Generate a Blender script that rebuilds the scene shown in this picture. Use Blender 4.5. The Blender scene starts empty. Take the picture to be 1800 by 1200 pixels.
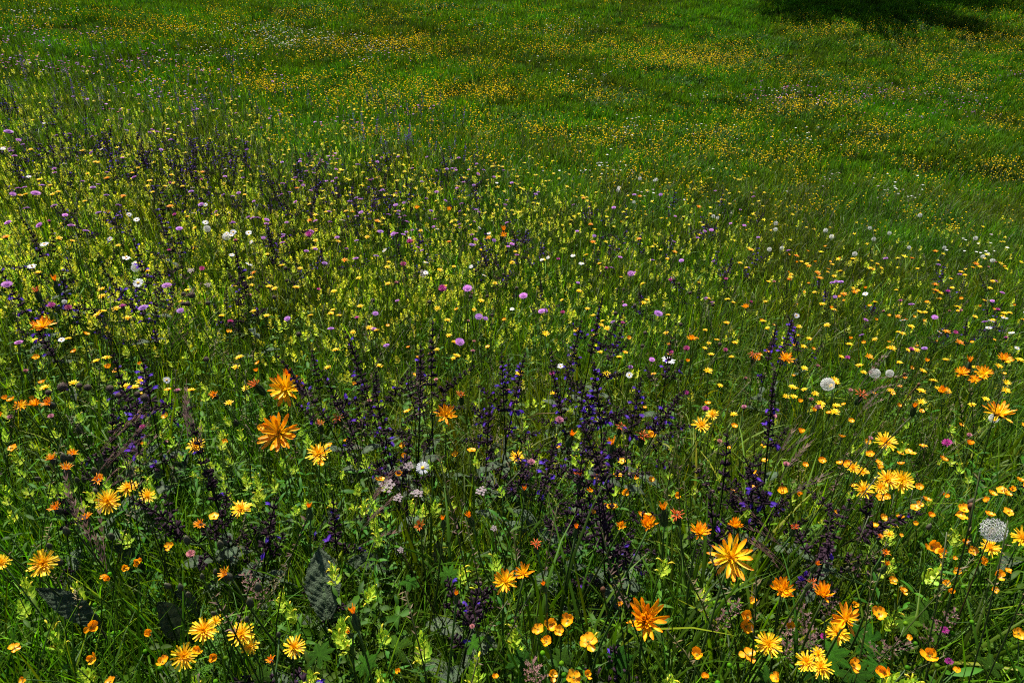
import bpy, math, random
import numpy as np
from mathutils import Vector, Matrix, Euler
R = math.radians
PI = math.pi
rnd = random.Random(7)
nr = np.random.default_rng(11)
sc = bpy.context.scene

# ------------------------------------------------------------------ camera
CZ = 2.2
PITCH = R(30)
cam = bpy.data.cameras.new('camera')
cam.lens = 24; cam.sensor_width = 36; cam.clip_start = 0.02; cam.clip_end = 600
camo = bpy.data.objects.new('camera', cam)
sc.collection.objects.link(camo)
camo.location = (0, 0, CZ)
camo.rotation_euler = (PI / 2 - PITCH, 0, 0)
sc.camera = camo
# ------------------------------------------------------------------ light
SUN = Vector((-0.20, 0.46, 0.86)).normalized()      # direction towards the sun
elev = math.asin(SUN.z); azim = math.atan2(SUN.x, SUN.y)
world = bpy.data.worlds.new('World'); sc.world = world; world.use_nodes = True
wn = world.node_tree.nodes; wl = world.node_tree.links
sky = wn.new('ShaderNodeTexSky'); sky.sky_type = 'NISHITA'; sky.sun_disc = False
sky.sun_elevation = elev; sky.sun_rotation = azim
wl.new(sky.outputs[0], wn['Background'].inputs[0])
wn['Background'].inputs[1].default_value = 0.05
sd = bpy.data.lights.new('sun', 'SUN'); sd.energy = 4.6; sd.angle = R(0.5); sd.color = (1.0, 0.95, 0.86)
so = bpy.data.objects.new('sun', sd); sc.collection.objects.link(so)
so.rotation_euler = (-SUN).to_track_quat('-Z', 'Y').to_euler(); so.location = (-4, 9, 18)
sc.view_settings.view_transform = 'Standard'; sc.view_settings.look = 'None'
sc.view_settings.gamma = 1; sc.view_settings.exposure = 1.22
sc.view_settings.use_curve_mapping = False
sc.render.engine = 'CYCLES'
sc.cycles.max_bounces = 3; sc.cycles.diffuse_bounces = 2; sc.cycles.glossy_bounces = 1
sc.cycles.transmission_bounces = 4; sc.cycles.transparent_max_bounces = 4
sc.cycles.use_denoising = False; sc.cycles.filter_width = 1.15
sc.cycles.use_adaptive_sampling = True; sc.cycles.adaptive_threshold = 0.035
sc.render.film_transparent = False

# ------------------------------------------------------------------ terrain
CP, SP = math.cos(PITCH), math.sin(PITCH)
F = 1200.0
def ray(px, py):
    u = (np.asarray(px, float) - 900) / F; v = (600 - np.asarray(py, float)) / F
    return np.stack([u, CP + v * SP, -SP + v * CP], -1)
ctrl = [(900,1200,.74,.27),(0,1200,.80,.27),(1800,1200,.80,.27),(450,1100,.86,.27),(1350,1100,.88,.27),
        (900,985,1.0,.28),(0,985,1.02,.28),(1800,985,1.08,.28),(900,820,1.4,.3),
        (900,680,2.1,.3),(0,680,1.65,.3),(1800,680,2.3,.3),(900,540,3.0,.3),
        (900,400,4.3,.28),(0,400,2.8,.3),(1800,420,4.9,.22),
        (900,250,6.4,.2),(0,250,4.0,.28),(1800,330,7.2,.12),(1400,330,6.4,.15),
        (0,80,8,.2),(900,120,9.6,.12),(1800,150,11,.12),(400,150,8,.15),
        (0,0,10.5,.15),(900,0,13,.12),(1800,0,14.5,.12)]
cpts = []
for px, py, d, hp in ctrl:
    p = ray(px, py) * d
    cpts.append((p[0], p[1], CZ + p[2] - hp))
cpts = np.array(cpts)
def _U(r2): return 0.5 * r2 * np.log(r2 + 1e-9)
def _tps():
    n = len(cpts); XY = cpts[:, :2]
    K = _U(((XY[:, None] - XY[None]) ** 2).sum(-1)) + 0.35 * np.eye(n)
    P = np.c_[np.ones(n), XY]
    A = np.block([[K, P], [P.T, np.zeros((3, 3))]])
    return np.linalg.solve(A, np.r_[cpts[:, 2], 0, 0, 0])
_w = _tps()
def ground(x, y):
    x = np.asarray(x, float); y = np.asarray(y, float)
    sh = np.broadcast(x, y).shape
    x = np.broadcast_to(x, sh).ravel(); y = np.broadcast_to(y, sh).ravel()
    xc = np.clip(x, -9, 12); yc = np.clip(y, 0.2, 16.5)
    z = _w[-3] + _w[-2] * xc + _w[-1] * yc
    for i in range(len(cpts)):
        z = z + _w[i] * _U((xc - cpts[i, 0]) ** 2 + (yc - cpts[i, 1]) ** 2)
    z = z + 0.10 * np.maximum(y - 16.5, 0) + 0.03 * (np.abs(x - xc))
    far = np.clip((y - 5) / 4, 0, 1)
    z = z + (0.012 + 0.03 * far) * (np.sin(1.7 * x + 0.6 * y) * np.sin(1.1 * y - 0.8 * x + 1.0)) + 0.012 * np.sin(4.3 * x + 1) * np.sin(3.7 * y)
    # small trodden bank on the far right with a low earth step
    b = np.exp(-((x - 4.9) / 1.5) ** 2) * 0.06 * np.tanh((y - 8.05 + 0.10 * (x - 5) + 0.08 * np.sin(3 * x)) / 0.06)
    z = z + b
    return z.reshape(sh)
def unproj(px, py, h):
    """point of the plant layer h metres above the ground that the pixel ray meets first"""
    px = np.atleast_1d(np.asarray(px, float)); py = np.atleast_1d(np.asarray(py, float))
    d = ray(px, py); ts = np.geomspace(0.3, 40, 260)
    P = d[:, None, :] * ts[None, :, None]
    g = CZ + P[..., 2] - ground(P[..., 0], P[..., 1]) - h
    hit = g < 0
    k = np.where(hit.any(1), hit.argmax(1), 259); k = np.maximum(k, 1)
    i = np.arange(len(k)); g0 = g[i, k - 1]; g1 = g[i, k]
    a = np.clip(g0 / np.where(np.abs(g0 - g1) < 1e-9, 1e-9, g0 - g1), 0, 1)
    t = ts[k - 1] + a * (ts[k] - ts[k - 1])
    Q = d * t[:, None]; Q[:, 2] += CZ
    return Q, t
def proj(x, y, z):
    zz = z - CZ
    dep = y * CP - zz * SP
    v = (y * SP + zz * CP) / dep
    return 900 + F * x / dep, 600 - F * v, dep

# ------------------------------------------------------------------ materials
MATS = {}
def mat(name, col, col2=None, rough=.5, trans=.35, tcol=None, var=.15, hue=.015, spec=.3, nscale=60, namt=.25, attr=True, bump=0, bscale=200, patch=None, pscale=.7):
    m = bpy.data.materials.new(name); m.use_nodes = True
    nt = m.node_tree; N = nt.nodes; L = nt.links
    for n in list(N): N.remove(n)
    out = N.new('ShaderNodeOutputMaterial')
    def mix(a, b, f, bt='MIX'):
        q = N.new('ShaderNodeMix'); q.data_type = 'RGBA'; q.blend_type = bt
        for s, val in ((q.inputs[0], f), (q.inputs[6], a), (q.inputs[7], b)):
            if hasattr(val, 'is_linked') or hasattr(val, 'links'): L.new(val, s)
            elif isinstance(val, (int, float)): s.default_value = val
            else: s.default_value = (*val, 1)
        return q.outputs[2]
    tc = N.new('ShaderNodeTexCoord'); geo = N.new('ShaderNodeNewGeometry')
    no = N.new('ShaderNodeTexNoise'); no.inputs['Scale'].default_value = nscale; no.inputs['Detail'].default_value = 3
    L.new(tc.outputs['Object'], no.inputs['Vector'])
    c = mix(col, col2 if col2 else [v * .55 for v in col], 0)
    cr = N.new('ShaderNodeMapRange'); cr.inputs[1].default_value = .35; cr.inputs[2].default_value = .7; cr.inputs[4].default_value = namt
    L.new(no.outputs[0], cr.inputs[0]); L.new(cr.outputs[0], c.node.inputs[0])
    if patch:
        pn = N.new('ShaderNodeTexNoise'); pn.inputs['Scale'].default_value = pscale; pn.inputs['Detail'].default_value = 4
        L.new(geo.outputs['Position'], pn.inputs['Vector'])
        pr = N.new('ShaderNodeMapRange'); pr.inputs[1].default_value = .42; pr.inputs[2].default_value = .62
        L.new(pn.outputs[0], pr.inputs[0])
        c = mix(c, patch, pr.outputs[0])
    if attr:
        at = N.new('ShaderNodeAttribute'); at.attribute_name = 'col'
        c = mix(c, at.outputs['Color'], 1.0, 'MULTIPLY')
    oi = N.new('ShaderNodeObjectInfo')
    hs = N.new('ShaderNodeHueSaturation')
    for inp, lo, hi, sd_ in ((0, .5 - hue, .5 + hue, 1.0), (2, 1 - var, 1 + var, 7.31)):
        mm = N.new('ShaderNodeMath'); mm.operation = 'MULTIPLY'; mm.inputs[1].default_value = sd_
        L.new(oi.outputs['Random'], mm.inputs[0])
        fr = N.new('ShaderNodeMath'); fr.operation = 'FRACT'; L.new(mm.outputs[0], fr.inputs[0])
        mr = N.new('ShaderNodeMapRange'); mr.inputs[3].default_value = lo; mr.inputs[4].default_value = hi
        L.new(fr.outputs[0], mr.inputs[0]); L.new(mr.outputs[0], hs.inputs[inp])
    L.new(c, hs.inputs['Color'])
    pb = N.new('ShaderNodeBsdfPrincipled')
    L.new(hs.outputs[0], pb.inputs['Base Color'])
    pb.inputs['Roughness'].default_value = rough; pb.inputs['Specular IOR Level'].default_value = spec
    sh = pb.outputs[0]
    if bump:
        bn = N.new('ShaderNodeTexNoise'); bn.inputs['Scale'].default_value = bscale; bn.inputs['Detail'].default_value = 2
        L.new(tc.outputs['Object'], bn.inputs['Vector'])
        bp = N.new('ShaderNodeBump'); bp.inputs['Strength'].default_value = bump; bp.inputs['Distance'].default_value = .002
        L.new(bn.outputs[0], bp.inputs['Height']); L.new(bp.outputs[0], pb.inputs['Normal'])
    if trans:
        tr = N.new('ShaderNodeBsdfTranslucent')
        L.new(mix(hs.outputs[0], tcol or (1, 1, 1), 1.0, 'MULTIPLY'), tr.inputs[0])
        ms = N.new('ShaderNodeMixShader'); ms.inputs[0].default_value = trans
        L.new(sh, ms.inputs[1]); L.new(tr.outputs[0], ms.inputs[2]); sh = ms.outputs[0]
    L.new(sh, out.inputs[0])
    MATS[name] = m
    return m
G1 = (.064, .172, .003)
mat('grass', G1, (.065, .13, .006), trans=.36, tcol=(1.6, 1.55, .4), rough=.5, spec=.18, var=.35, hue=.022, nscale=9, namt=.6, patch=(.080, .135, .004))
mat('grass_far', (.058, .185, .002), (.070, .18, .002), trans=.34, tcol=(1.6, 1.5, .5), rough=.7, spec=.08, var=.28, hue=.018, nscale=9, namt=.5, patch=(.058, .120, .002), pscale=.55)
mat('leaf', (.040, .115, .005), (.02, .06, .005), trans=.3, tcol=(1.4, 1.4, .6), rough=.6, spec=.10, var=.3, hue=.02, nscale=90, namt=.7, bump=.8, bscale=160)
mat('herb', (.048, .135, .006), (.035, .10, .006), trans=.4, tcol=(1.4, 1.4, .6), rough=.55, spec=.15, var=.3, hue=.025, nscale=40, namt=.4)
mat('straw', (.17, .125, .06), (.11, .07, .04), trans=.2, rough=.6, var=.3, hue=.01)
mat('stem', (.045, .095, .018), (.04, .05, .015), trans=.1, rough=.5, var=.3, hue=.02)
mat('stem_red', (.06, .03, .015), (.05, .06, .02), trans=.05, rough=.5, var=.3, hue=.02)
mat('sage_stem', (.018, .024, .009), (.018, .011, .013), trans=.05, rough=.7, spec=.05, var=.25, hue=.01)
mat('sage_calyx', (.026, .015, .024), (.016, .013, .012), trans=.15, rough=.7, spec=.06, var=.35, hue=.02, nscale=300)
mat('sage_flower', (.085, .030, .34), (.05, .02, .22), trans=.35, tcol=(1.3, 1.1, 1.5), rough=.6, spec=.08, var=.25, hue=.012)
mat('sage_leaf', (.062, .090, .046), (.030, .044, .024), trans=.12, rough=.65, spec=.2, var=.2, hue=.015, nscale=420, namt=1.0, bump=1.0, bscale=480)
mat('petal_orange', (.90, .27, .002), (.90, .37, .003), trans=.3, tcol=(1.2, .95, .6), rough=.5, var=.14, hue=.009, nscale=25, namt=.9)
mat('petal_rust', (.62, .125, .010), (.5, .14, .03), trans=.3, rough=.55, var=.2, hue=.012)
mat('petal_yellow', (.92, .63, .010), (.92, .54, .008), trans=.32, tcol=(1.2, 1, .6), rough=.5, var=.08, hue=.008, nscale=90, namt=.5)
mat('petal_butter', (.86, .37, .003), (.86, .42, .005), trans=.25, tcol=(1.2, 1, .6), rough=.4, spec=.3, var=.08, hue=.008)
mat('petal_dot', (.86, .68, .006), (.86, .60, .005), trans=.3, tcol=(1.2, 1, .6), rough=.5, var=.25, hue=.012)
mat('anther', (.75, .42, .02), (.45, .40, .04), trans=.1, rough=.6)
mat('involucre', (.05, .085, .025), (.03, .045, .02), trans=.1, rough=.6)
mat('dark_bud', (.035, .035, .020), (.09, .08, .05), trans=.05, rough=.6, var=.25)
mat('rattle_bract', (.46, .58, .050), (.34, .50, .04), trans=.42, tcol=(1.25, 1.2, .7), rough=.5, var=.16, hue=.018, nscale=70)
mat('rattle_dot', (.53, .61, .038), (.62, .59, .03), trans=.42, tcol=(1.3, 1.2, .7), rough=.5, var=.3, hue=.03)
mat('rattle_flower', (.72, .62, .03), (.75, .45, .02), trans=.3, rough=.5, var=.1)
mat('scabious', (.44, .18, .54), (.36, .14, .50), trans=.3, tcol=(1.2, 1.1, 1.2), rough=.6, var=.18, hue=.035)
mat('knapweed', (.50, .030, .26), (.38, .03, .26), trans=.3, rough=.6, var=.2, hue=.03)
mat('clover', (.50, .17, .22), (.35, .12, .16), trans=.25, rough=.6, var=.25, hue=.03)
mat('white_petal', (.66, .66, .68), (.56, .56, .60), trans=.3, rough=.5, var=.06, hue=.0)
mat('umbel', (.34, .26, .29), (.26, .19, .22), trans=.25, rough=.6, var=.1, hue=.02)
mat('daisy_eye', (.85, .40, .01), (.75, .32, .01), trans=0, rough=.6)
mat('fluff', (.78, .77, .74), (.66, .65, .62), trans=.4, rough=.8, var=.1, hue=.0)
mat('seed_ball', (.055, .036, .026), (.10, .07, .05), trans=.05, rough=.7, var=.25, nscale=300)
mat('panicle', (.10, .055, .045), (.16, .09, .075), trans=.2, rough=.6, var=.3, hue=.015)
mat('bark', (.05, .036, .025), (.025, .02, .015), trans=0, rough=.9, attr=False, nscale=14, namt=.8, bump=1, bscale=20)
mat('tree_leaf', (.045, .10, .02), (.03, .07, .015), trans=.35, rough=.5, var=.2)
MATN = list(MATS)

# ground: dark humus with moss and thatch, seen through the grass
gm = bpy.data.materials.new('meadow_soil'); gm.use_nodes = True
nt = gm.node_tree; N = nt.nodes; L = nt.links; pb = N['Principled BSDF']; pb.inputs['Roughness'].default_value = .95; pb.inputs['Specular IOR Level'].default_value = .0
geo = N.new('ShaderNodeNewGeometry')
n1 = N.new('ShaderNodeTexNoise'); n1.inputs['Scale'].default_value = 38; n1.inputs['Detail'].default_value = 6
n2 = N.new('ShaderNodeTexNoise'); n2.inputs['Scale'].default_value = .6; n2.inputs['Detail'].default_value = 4
for n in (n1, n2): L.new(geo.outputs['Position'], n.inputs['Vector'])
r1 = N.new('ShaderNodeValToRGB'); r1.color_ramp.elements[0].position = .35; r1.color_ramp.elements[0].color = (.014, .011, .006, 1)
r1.color_ramp.elements[1].position = .65; r1.color_ramp.elements[1].color = (.020, .042, .003, 1)
L.new(n1.outputs[0], r1.inputs[0])
mx = N.new('ShaderNodeMix'); mx.data_type = 'RGBA'; mx.inputs[7].default_value = (.022, .034, .003, 1)
mr = N.new('ShaderNodeMapRange'); mr.inputs[1].default_value = .4; mr.inputs[2].default_value = .65; mr.inputs[4].default_value = .6
L.new(n2.outputs[0], mr.inputs[0]); L.new(mr.outputs[0], mx.inputs[0]); L.new(r1.outputs[0], mx.inputs[6]); L.new(mx.outputs[2], pb.inputs['Base Color'])
bp = N.new('ShaderNodeBump'); bp.inputs['Strength'].default_value = .8; bp.inputs['Distance'].default_value = .03
L.new(n1.outputs[0], bp.inputs['Height']); L.new(bp.outputs[0], pb.inputs['Normal'])
gx = np.concatenate([np.linspace(-220, -14, 24), np.linspace(-13.5, 15.5, 240), np.linspace(16, 220, 24)])
gy = np.concatenate([np.linspace(-120, -3, 14), np.linspace(-2.5, 19, 200), np.linspace(20, 420, 40)])
XX, YY = np.meshgrid(gx, gy); ZZ = ground(XX, YY)
nx, ny = len(gx), len(gy)
idx = np.arange(nx * ny).reshape(ny, nx)
fc = np.stack([idx[:-1, :-1], idx[:-1, 1:], idx[1:, 1:], idx[1:, :-1]], -1).reshape(-1, 4)
gme = bpy.data.meshes.new('ground'); gme.from_pydata(np.stack([XX, YY, ZZ], -1).reshape(-1, 3).tolist(), [], fc.tolist())
gme.polygons.foreach_set('use_smooth', [True] * len(gme.polygons)); gme.materials.append(gm)
go = bpy.data.objects.new('ground', gme); sc.collection.objects.link(go); go['kind'] = 'structure'
go['label'] = 'dark mossy meadow soil showing between the grass'; go['category'] = 'ground'

# ------------------------------------------------------------------ mesh builder
def gz(x, y): return float(ground(x, y))
def nrm(v): return v / (np.linalg.norm(v) + 1e-12)
class MB:
    def __init__(s): s.v = []; s.f = []; s.c = []; s.m = []
    def add(s, vs, fs, col, m):
        o = len(s.v); s.v += [tuple(map(float, p)) for p in vs]
        s.c += (col if isinstance(col, list) else [col] * len(vs))
        s.f += [tuple(i + o for i in f) for f in fs]; s.m += [m] * len(fs)
    def merge(s, o, M):
        s_o = len(s.v); s.v += [tuple(M @ Vector(p)) for p in o.v]; s.c += o.c
        s.f += [tuple(i + s_o for i in f) for f in o.f]; s.m += o.m
    def ribbon(s, pts, wid, side, m, c0=(1, 1, 1), c1=(1, 1, 1), fold=0.0, up=None, thin=False):
        """strip along pts; with fold a three-vertex section with a keel"""
        pts = [np.asarray(p, float) for p in pts]; n = len(pts); vs = []; cs = []; fs = []
        side = nrm(np.asarray(side, float))
        for i, p in enumerate(pts):
            t = nrm(pts[min(i + 1, n - 1)] - pts[max(i - 1, 0)])
            sd = nrm(side - t * side.dot(t)); nn = np.cross(sd, t)
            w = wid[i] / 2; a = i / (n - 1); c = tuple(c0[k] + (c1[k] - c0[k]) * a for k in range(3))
            if thin: vs += [p - sd * w, p + sd * w]; cs += [c, c]
            else: vs += [p - sd * w, p - nn * fold * w, p + sd * w]; cs += [c, c, c]
        k = 2 if thin else 3
        for i in range(n - 1):
            for j in range(k - 1):
                fs.append((i * k + j, i * k + j + 1, (i + 1) * k + j + 1, (i + 1) * k + j))
        s.add(vs, fs, cs, m)
    def tube(s, pts, rad, m, n=5, c0=(1, 1, 1), c1=(1, 1, 1)):
        pts = [np.asarray(p, float) for p in pts]; k = len(pts); vs = []; cs = []; fs = []
        ref = np.array((0.31, 0.92, 0.2))
        for i, p in enumerate(pts):
            t = nrm(pts[min(i + 1, k - 1)] - pts[max(i - 1, 0)])
            a = nrm(np.cross(t, ref)); b = np.cross(t, a); q = i / (k - 1)
            for j in range(n):
                th = 2 * PI * j / n
                vs.append(p + (a * math.cos(th) + b * math.sin(th)) * rad[i]); cs.append(tuple(c0[z] + (c1[z] - c0[z]) * q for z in range(3)))
        for i in range(k - 1):
            for j in range(n):
                fs.append((i * n + j, i * n + (j + 1) % n, (i + 1) * n + (j + 1) % n, (i + 1) * n + j))
        fs.append(tuple(range((k - 1) * n, k * n)))
        s.add(vs, fs, cs, m)
    def blob(s, c, r, m, nu=7, nv=5, sq=(1, 1, 1), col=(1, 1, 1), jit=0, rg=None):
        vs = []; fs = []
        for i in range(nv + 1):
            ph = PI * i / nv
            for j in range(nu):
                th = 2 * PI * j / nu + (i % 2) * PI / nu
                q = r * (1 + (rg.uniform(-jit, jit) if jit else 0))
                vs.append((c[0] + q * sq[0] * math.sin(ph) * math.cos(th), c[1] + q * sq[1] * math.sin(ph) * math.sin(th), c[2] + q * sq[2] * math.cos(ph)))
        for i in range(nv):
            for j in range(nu):
                fs.append((i * nu + j, (i + 1) * nu + j, (i + 1) * nu + (j + 1) % nu, i * nu + (j + 1) % nu))
        s.add(vs, fs, col, m)
    def mesh(s, name, smooth=True):
        me = bpy.data.meshes.new(name); me.from_pydata(s.v, [], s.f)
        used = sorted(set(s.m), key=MATN.index)
        for u in used: me.materials.append(MATS[u])
        me.polygons.foreach_set('material_index', [used.index(u) for u in s.m])
        me.polygons.foreach_set('use_smooth', [smooth] * len(s.f))
        ca = me.color_attributes.new('col', 'FLOAT_COLOR', 'POINT')
        ca.data.foreach_set('color', np.c_[np.array(s.c, dtype=np.float32), np.ones(len(s.v), np.float32)].ravel())
        me.update()
        return me
def arc(L, a0, a1, n, az=0, base=(0, 0, 0)):
    """points of a curve of length L leaving base at elevation a0 and ending at elevation a1, heading az"""
    p = np.array(base, float); out = [p.copy()]
    for i in range(n):
        e = a0 + (a1 - a0) * (i + .5) / n
        p = p + L / n * np.array((math.cos(e) * math.cos(az), math.cos(e) * math.sin(az), math.sin(e)))
        out.append(p.copy())
    return out
def sidev(az): return (-math.sin(az), math.cos(az), 0)
WH = (1, 1, 1)
def jc(rg, lo, hi):
    k = rg.uniform(lo, hi); return (k * rg.uniform(.9, 1.1), k, k * rg.uniform(.8, 1.1))

# ------------------------------------------------------------------ stuff: grass and low herbs
def hidden_coll(name, meshes):
    c = bpy.data.collections.new(name)
    for i, me in enumerate(meshes):
        o = bpy.data.objects.new('%s_%02d' % (name, i), me); c.objects.link(o)
    return c
def scatter(name, meshes, P, rot, scl, ix, label, cat):
    me = bpy.data.meshes.new(name); me.from_pydata(P.tolist(), [], [])
    for an, ty, dat, key in (('rot', 'FLOAT_VECTOR', rot, 'vector'), ('scl', 'FLOAT_VECTOR', scl, 'vector'), ('ix', 'INT', ix, 'value')):
        a = me.attributes.new(an, ty, 'POINT')
        a.data.foreach_set(key, np.asarray(dat, dtype=np.int32 if ty == 'INT' else np.float32).ravel())
    o = bpy.data.objects.new(name, me); sc.collection.objects.link(o)
    g = bpy.data.node_groups.new(name, 'GeometryNodeTree')
    g.interface.new_socket('Geometry', in_out='INPUT', socket_type='NodeSocketGeometry')
    g.interface.new_socket('Geometry', in_out='OUTPUT', socket_type='NodeSocketGeometry')
    N = g.nodes; L = g.links
    i = N.new('NodeGroupInput'); ou = N.new('NodeGroupOutput'); ip = N.new('GeometryNodeInstanceOnPoints')
    ci = N.new('GeometryNodeCollectionInfo'); ci.inputs[0].default_value = hidden_coll(name + '_source', meshes)
    ci.inputs['Separate Children'].default_value = True; ci.inputs['Reset Children'].default_value = True
    def na(an, ty):
        q = N.new('GeometryNodeInputNamedAttribute'); q.data_type = ty; q.inputs[0].default_value = an; return q.outputs['Attribute']
    mp = N.new('GeometryNodeMeshToPoints')
    L.new(i.outputs[0], mp.inputs['Mesh']); L.new(mp.outputs[0], ip.inputs['Points']); L.new(ci.outputs[0], ip.inputs['Instance'])
    ip.inputs['Pick Instance'].default_value = True
    L.new(na('ix', 'INT'), ip.inputs['Instance Index'])
    L.new(na('rot', 'FLOAT_VECTOR'), ip.inputs['Rotation']); L.new(na('scl', 'FLOAT_VECTOR'), ip.inputs['Scale'])
    L.new(ip.outputs[0], ou.inputs[0])
    md = o.modifiers.new('scatter', 'NODES'); md.node_group = g
    o['kind'] = 'stuff'; o['label'] = label; o['category'] = cat
    return o
def grass_tuft(seed, n, Lr, wr, rad, m='grass', segs=5, fold=.5, lean=.5, thin=False):
    rg = random.Random(seed); b = MB()
    for _ in range(n):
        a = rg.uniform(0, 2 * PI); r = rad * math.sqrt(rg.random()); az = rg.uniform(0, 2 * PI)
        Ln = rg.uniform(*Lr) * (1 - .3 * rg.random()); w = rg.uniform(*wr); e0 = R(90) - abs(rg.gauss(0, .22)); e1 = e0 - abs(rg.gauss(lean, .45))
        if rg.random() < .12: e1 -= 1.1
        pts = arc(Ln, e0, e1, segs, az, (r * math.cos(a), r * math.sin(a), -.01))
        wd = [w * (.75 + .5 * (i / segs)) if i < segs * .45 else w * max(.06, (1.0 - ((i / segs - .45) / .55) ** 1.6)) for i in range(segs + 1)]
        k_ = math.exp(rg.gauss(-.12, .55)); c0 = jc(rg, .22, .45); c1 = jc(rg, min(k_, 2.4) * .9, min(k_, 2.4) * 1.1)  # dark feet, bright tips: shade and highlights put into the blade colour
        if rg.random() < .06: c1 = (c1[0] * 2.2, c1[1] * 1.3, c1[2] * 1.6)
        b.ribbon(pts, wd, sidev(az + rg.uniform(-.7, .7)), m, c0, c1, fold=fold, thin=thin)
    return b
def ovate(b, base, az, e0, e1, Ln, W, m, c0=WH, c1=WH, segs=5, fold=.25, pk=.38, tip=.03):
    pts = arc(Ln, e0, e1, segs, az, base); wd = []
    for i in range(segs + 1):
        t = i / segs
        wd.append(W * (max(.12, math.sin(PI / 2 * min(1, t / pk))) if t < pk else max(tip, math.cos(PI / 2 * (t - pk) / (1 - pk)) ** .8)))
    b.ribbon(pts, wd, sidev(az), m, c0, c1, fold=-fold)
def herb_tuft(seed, kind):
    rg = random.Random(seed); b = MB()
    if kind == 0:       # leafy shoots with opposite lance-shaped leaves
        for _ in range(5):
            x, y = rg.uniform(-.045, .045), rg.uniform(-.045, .045); h = rg.uniform(.07, .2); az = rg.uniform(0, 6.3)
            st = arc(h, R(80), R(95), 4, az, (x, y, 0)); b.tube(st, [.0011] * 5, 'stem', 4)
            for k in range(1, 5):
                for s_ in (0, PI):
                    a = az + s_ + k * PI / 2 + rg.uniform(-.3, .3); c = jc(rg, .6, 1.25)
                    ovate(b, st[k], a, R(rg.uniform(20, 55)), R(rg.uniform(-35, 15)), rg.uniform(.018, .042), rg.uniform(.006, .013), 'herb', c, c, 4)
    elif kind == 1:     # clover trefoils
        for _ in range(9):
            x, y = rg.uniform(-.06, .06), rg.uniform(-.06, .06); h = rg.uniform(.03, .12); az = rg.uniform(0, 6.3)
            st = arc(h, R(85), R(70), 3, az, (x, y, 0)); b.tube(st, [.0009] * 4, 'stem', 3)
            for k in range(3):
                c = jc(rg, .7, 1.3); ovate(b, st[-1], az + k * 2.094, R(rg.uniform(5, 35)), R(rg.uniform(-15, 10)), rg.uniform(.014, .024), rg.uniform(.011, .017), 'herb', c, c, 4, pk=.62, tip=.3)
    elif kind == 2:     # plantain-like rosette of ribwort leaves
        for k in range(8):
            az = k * 2.4 + rg.uniform(-.3, .3); c = jc(rg, .6, 1.1)
            ovate(b, (0, 0, 0), az, R(rg.uniform(40, 75)), R(rg.uniform(-25, 30)), rg.uniform(.08, .16), rg.uniform(.012, .024), 'leaf', c, c, 6, pk=.5)
    else:               # finely divided leaves (yarrow, caraway)
        for k in range(6):
            az = rg.uniform(0, 6.3); pts = arc(rg.uniform(.08, .15), R(rg.uniform(50, 80)), R(rg.uniform(-10, 30)), 9, az, (rg.uniform(-.03, .03), rg.uniform(-.03, .03), 0))
            b.tube(pts, [.0008] * 10, 'stem', 3)
            for i in range(2, 10):
                for s_ in (-1, 1):
                    a = az + s_ * 1.1; c = jc(rg, .7, 1.2)
                    for q in (-.5, 0, .5): ovate(b, pts[i], a + q, R(15), R(0), .022 * (1.2 - i / 14) * (1 - abs(q) * .5), .0024, 'herb', c, c, 2)
    return b
def stem_tuft(seed, m='straw', n=4, h=(.25, .42)):
    rg = random.Random(seed); b = MB()
    for _ in range(n):      # flowering grass culms with thin brownish panicles
        az = rg.uniform(0, 6.3); L_ = rg.uniform(*h); pts = arc(L_, R(90) - rg.uniform(0, .15), R(90) - rg.uniform(.1, .6), 6, az, (rg.uniform(-.04, .04), rg.uniform(-.04, .04), 0))
        b.tube(pts, [.0010] * 7, 'stem', 3, (.6, .5, .5), (.9, .6, .6))
        for k in range(14):
            t = rg.uniform(.74, 1); i = min(5, int(t * 6)); p = pts[i] + (pts[i + 1] - pts[i]) * (t * 6 - i)
            a = rg.uniform(0, 6.3); c = jc(rg, .7, 1.3)
            ovate(b, p, a, R(rg.uniform(20, 70)), R(rg.uniform(0, 40)), rg.uniform(.005, .010), .0016, m, c, c, 2)
    return b
def field(y0, y1, cell, jit=.5, xm=1.0, xpad=.35):
    """jittered points on the ground in the strip y0..y1, a little wider than the view"""
    out = []
    y = y0
    while y < y1:
        c = cell(y); hw = xm * (.80 * y + .40) + xpad
        x = np.arange(-hw, hw, c)
        out.append(np.stack([x + nr.uniform(-jit, jit, len(x)) * c, y + nr.uniform(-jit, jit, len(x)) * c], -1)); y += c
    return np.concatenate(out)
def on_ground(xy): return np.c_[xy, ground(xy[:, 0], xy[:, 1])]
def sfield(name, meshes, xy, s0, s1, wts, label, cat, tilt=.12, zj=0.0):
    n = len(xy); P = on_ground(xy)
    rot = np.stack([nr.normal(0, tilt, n), nr.normal(0, tilt, n), nr.uniform(0, 6.283, n)], -1)
    s = nr.uniform(s0, s1, n); scl = np.stack([s, s, s * nr.uniform(.8, 1.2, n)], -1)
    ix = nr.choice(len(meshes), n, p=np.array(wts) / sum(wts))
    return scatter(name, meshes, P, rot, scl, ix, label, cat)
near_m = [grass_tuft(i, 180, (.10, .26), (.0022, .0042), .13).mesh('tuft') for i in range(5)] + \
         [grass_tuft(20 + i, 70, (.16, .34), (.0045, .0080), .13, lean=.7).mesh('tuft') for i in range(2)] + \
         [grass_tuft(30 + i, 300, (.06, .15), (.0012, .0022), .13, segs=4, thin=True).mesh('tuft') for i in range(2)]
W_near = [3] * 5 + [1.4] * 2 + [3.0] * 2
sfield('near_grass', near_m, field(-.2, 2.6, lambda y: .115 + .012 * max(y, 0)), .75, 1.15, W_near, 'fine green grass thick between the nearest flowers', 'grass')
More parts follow.
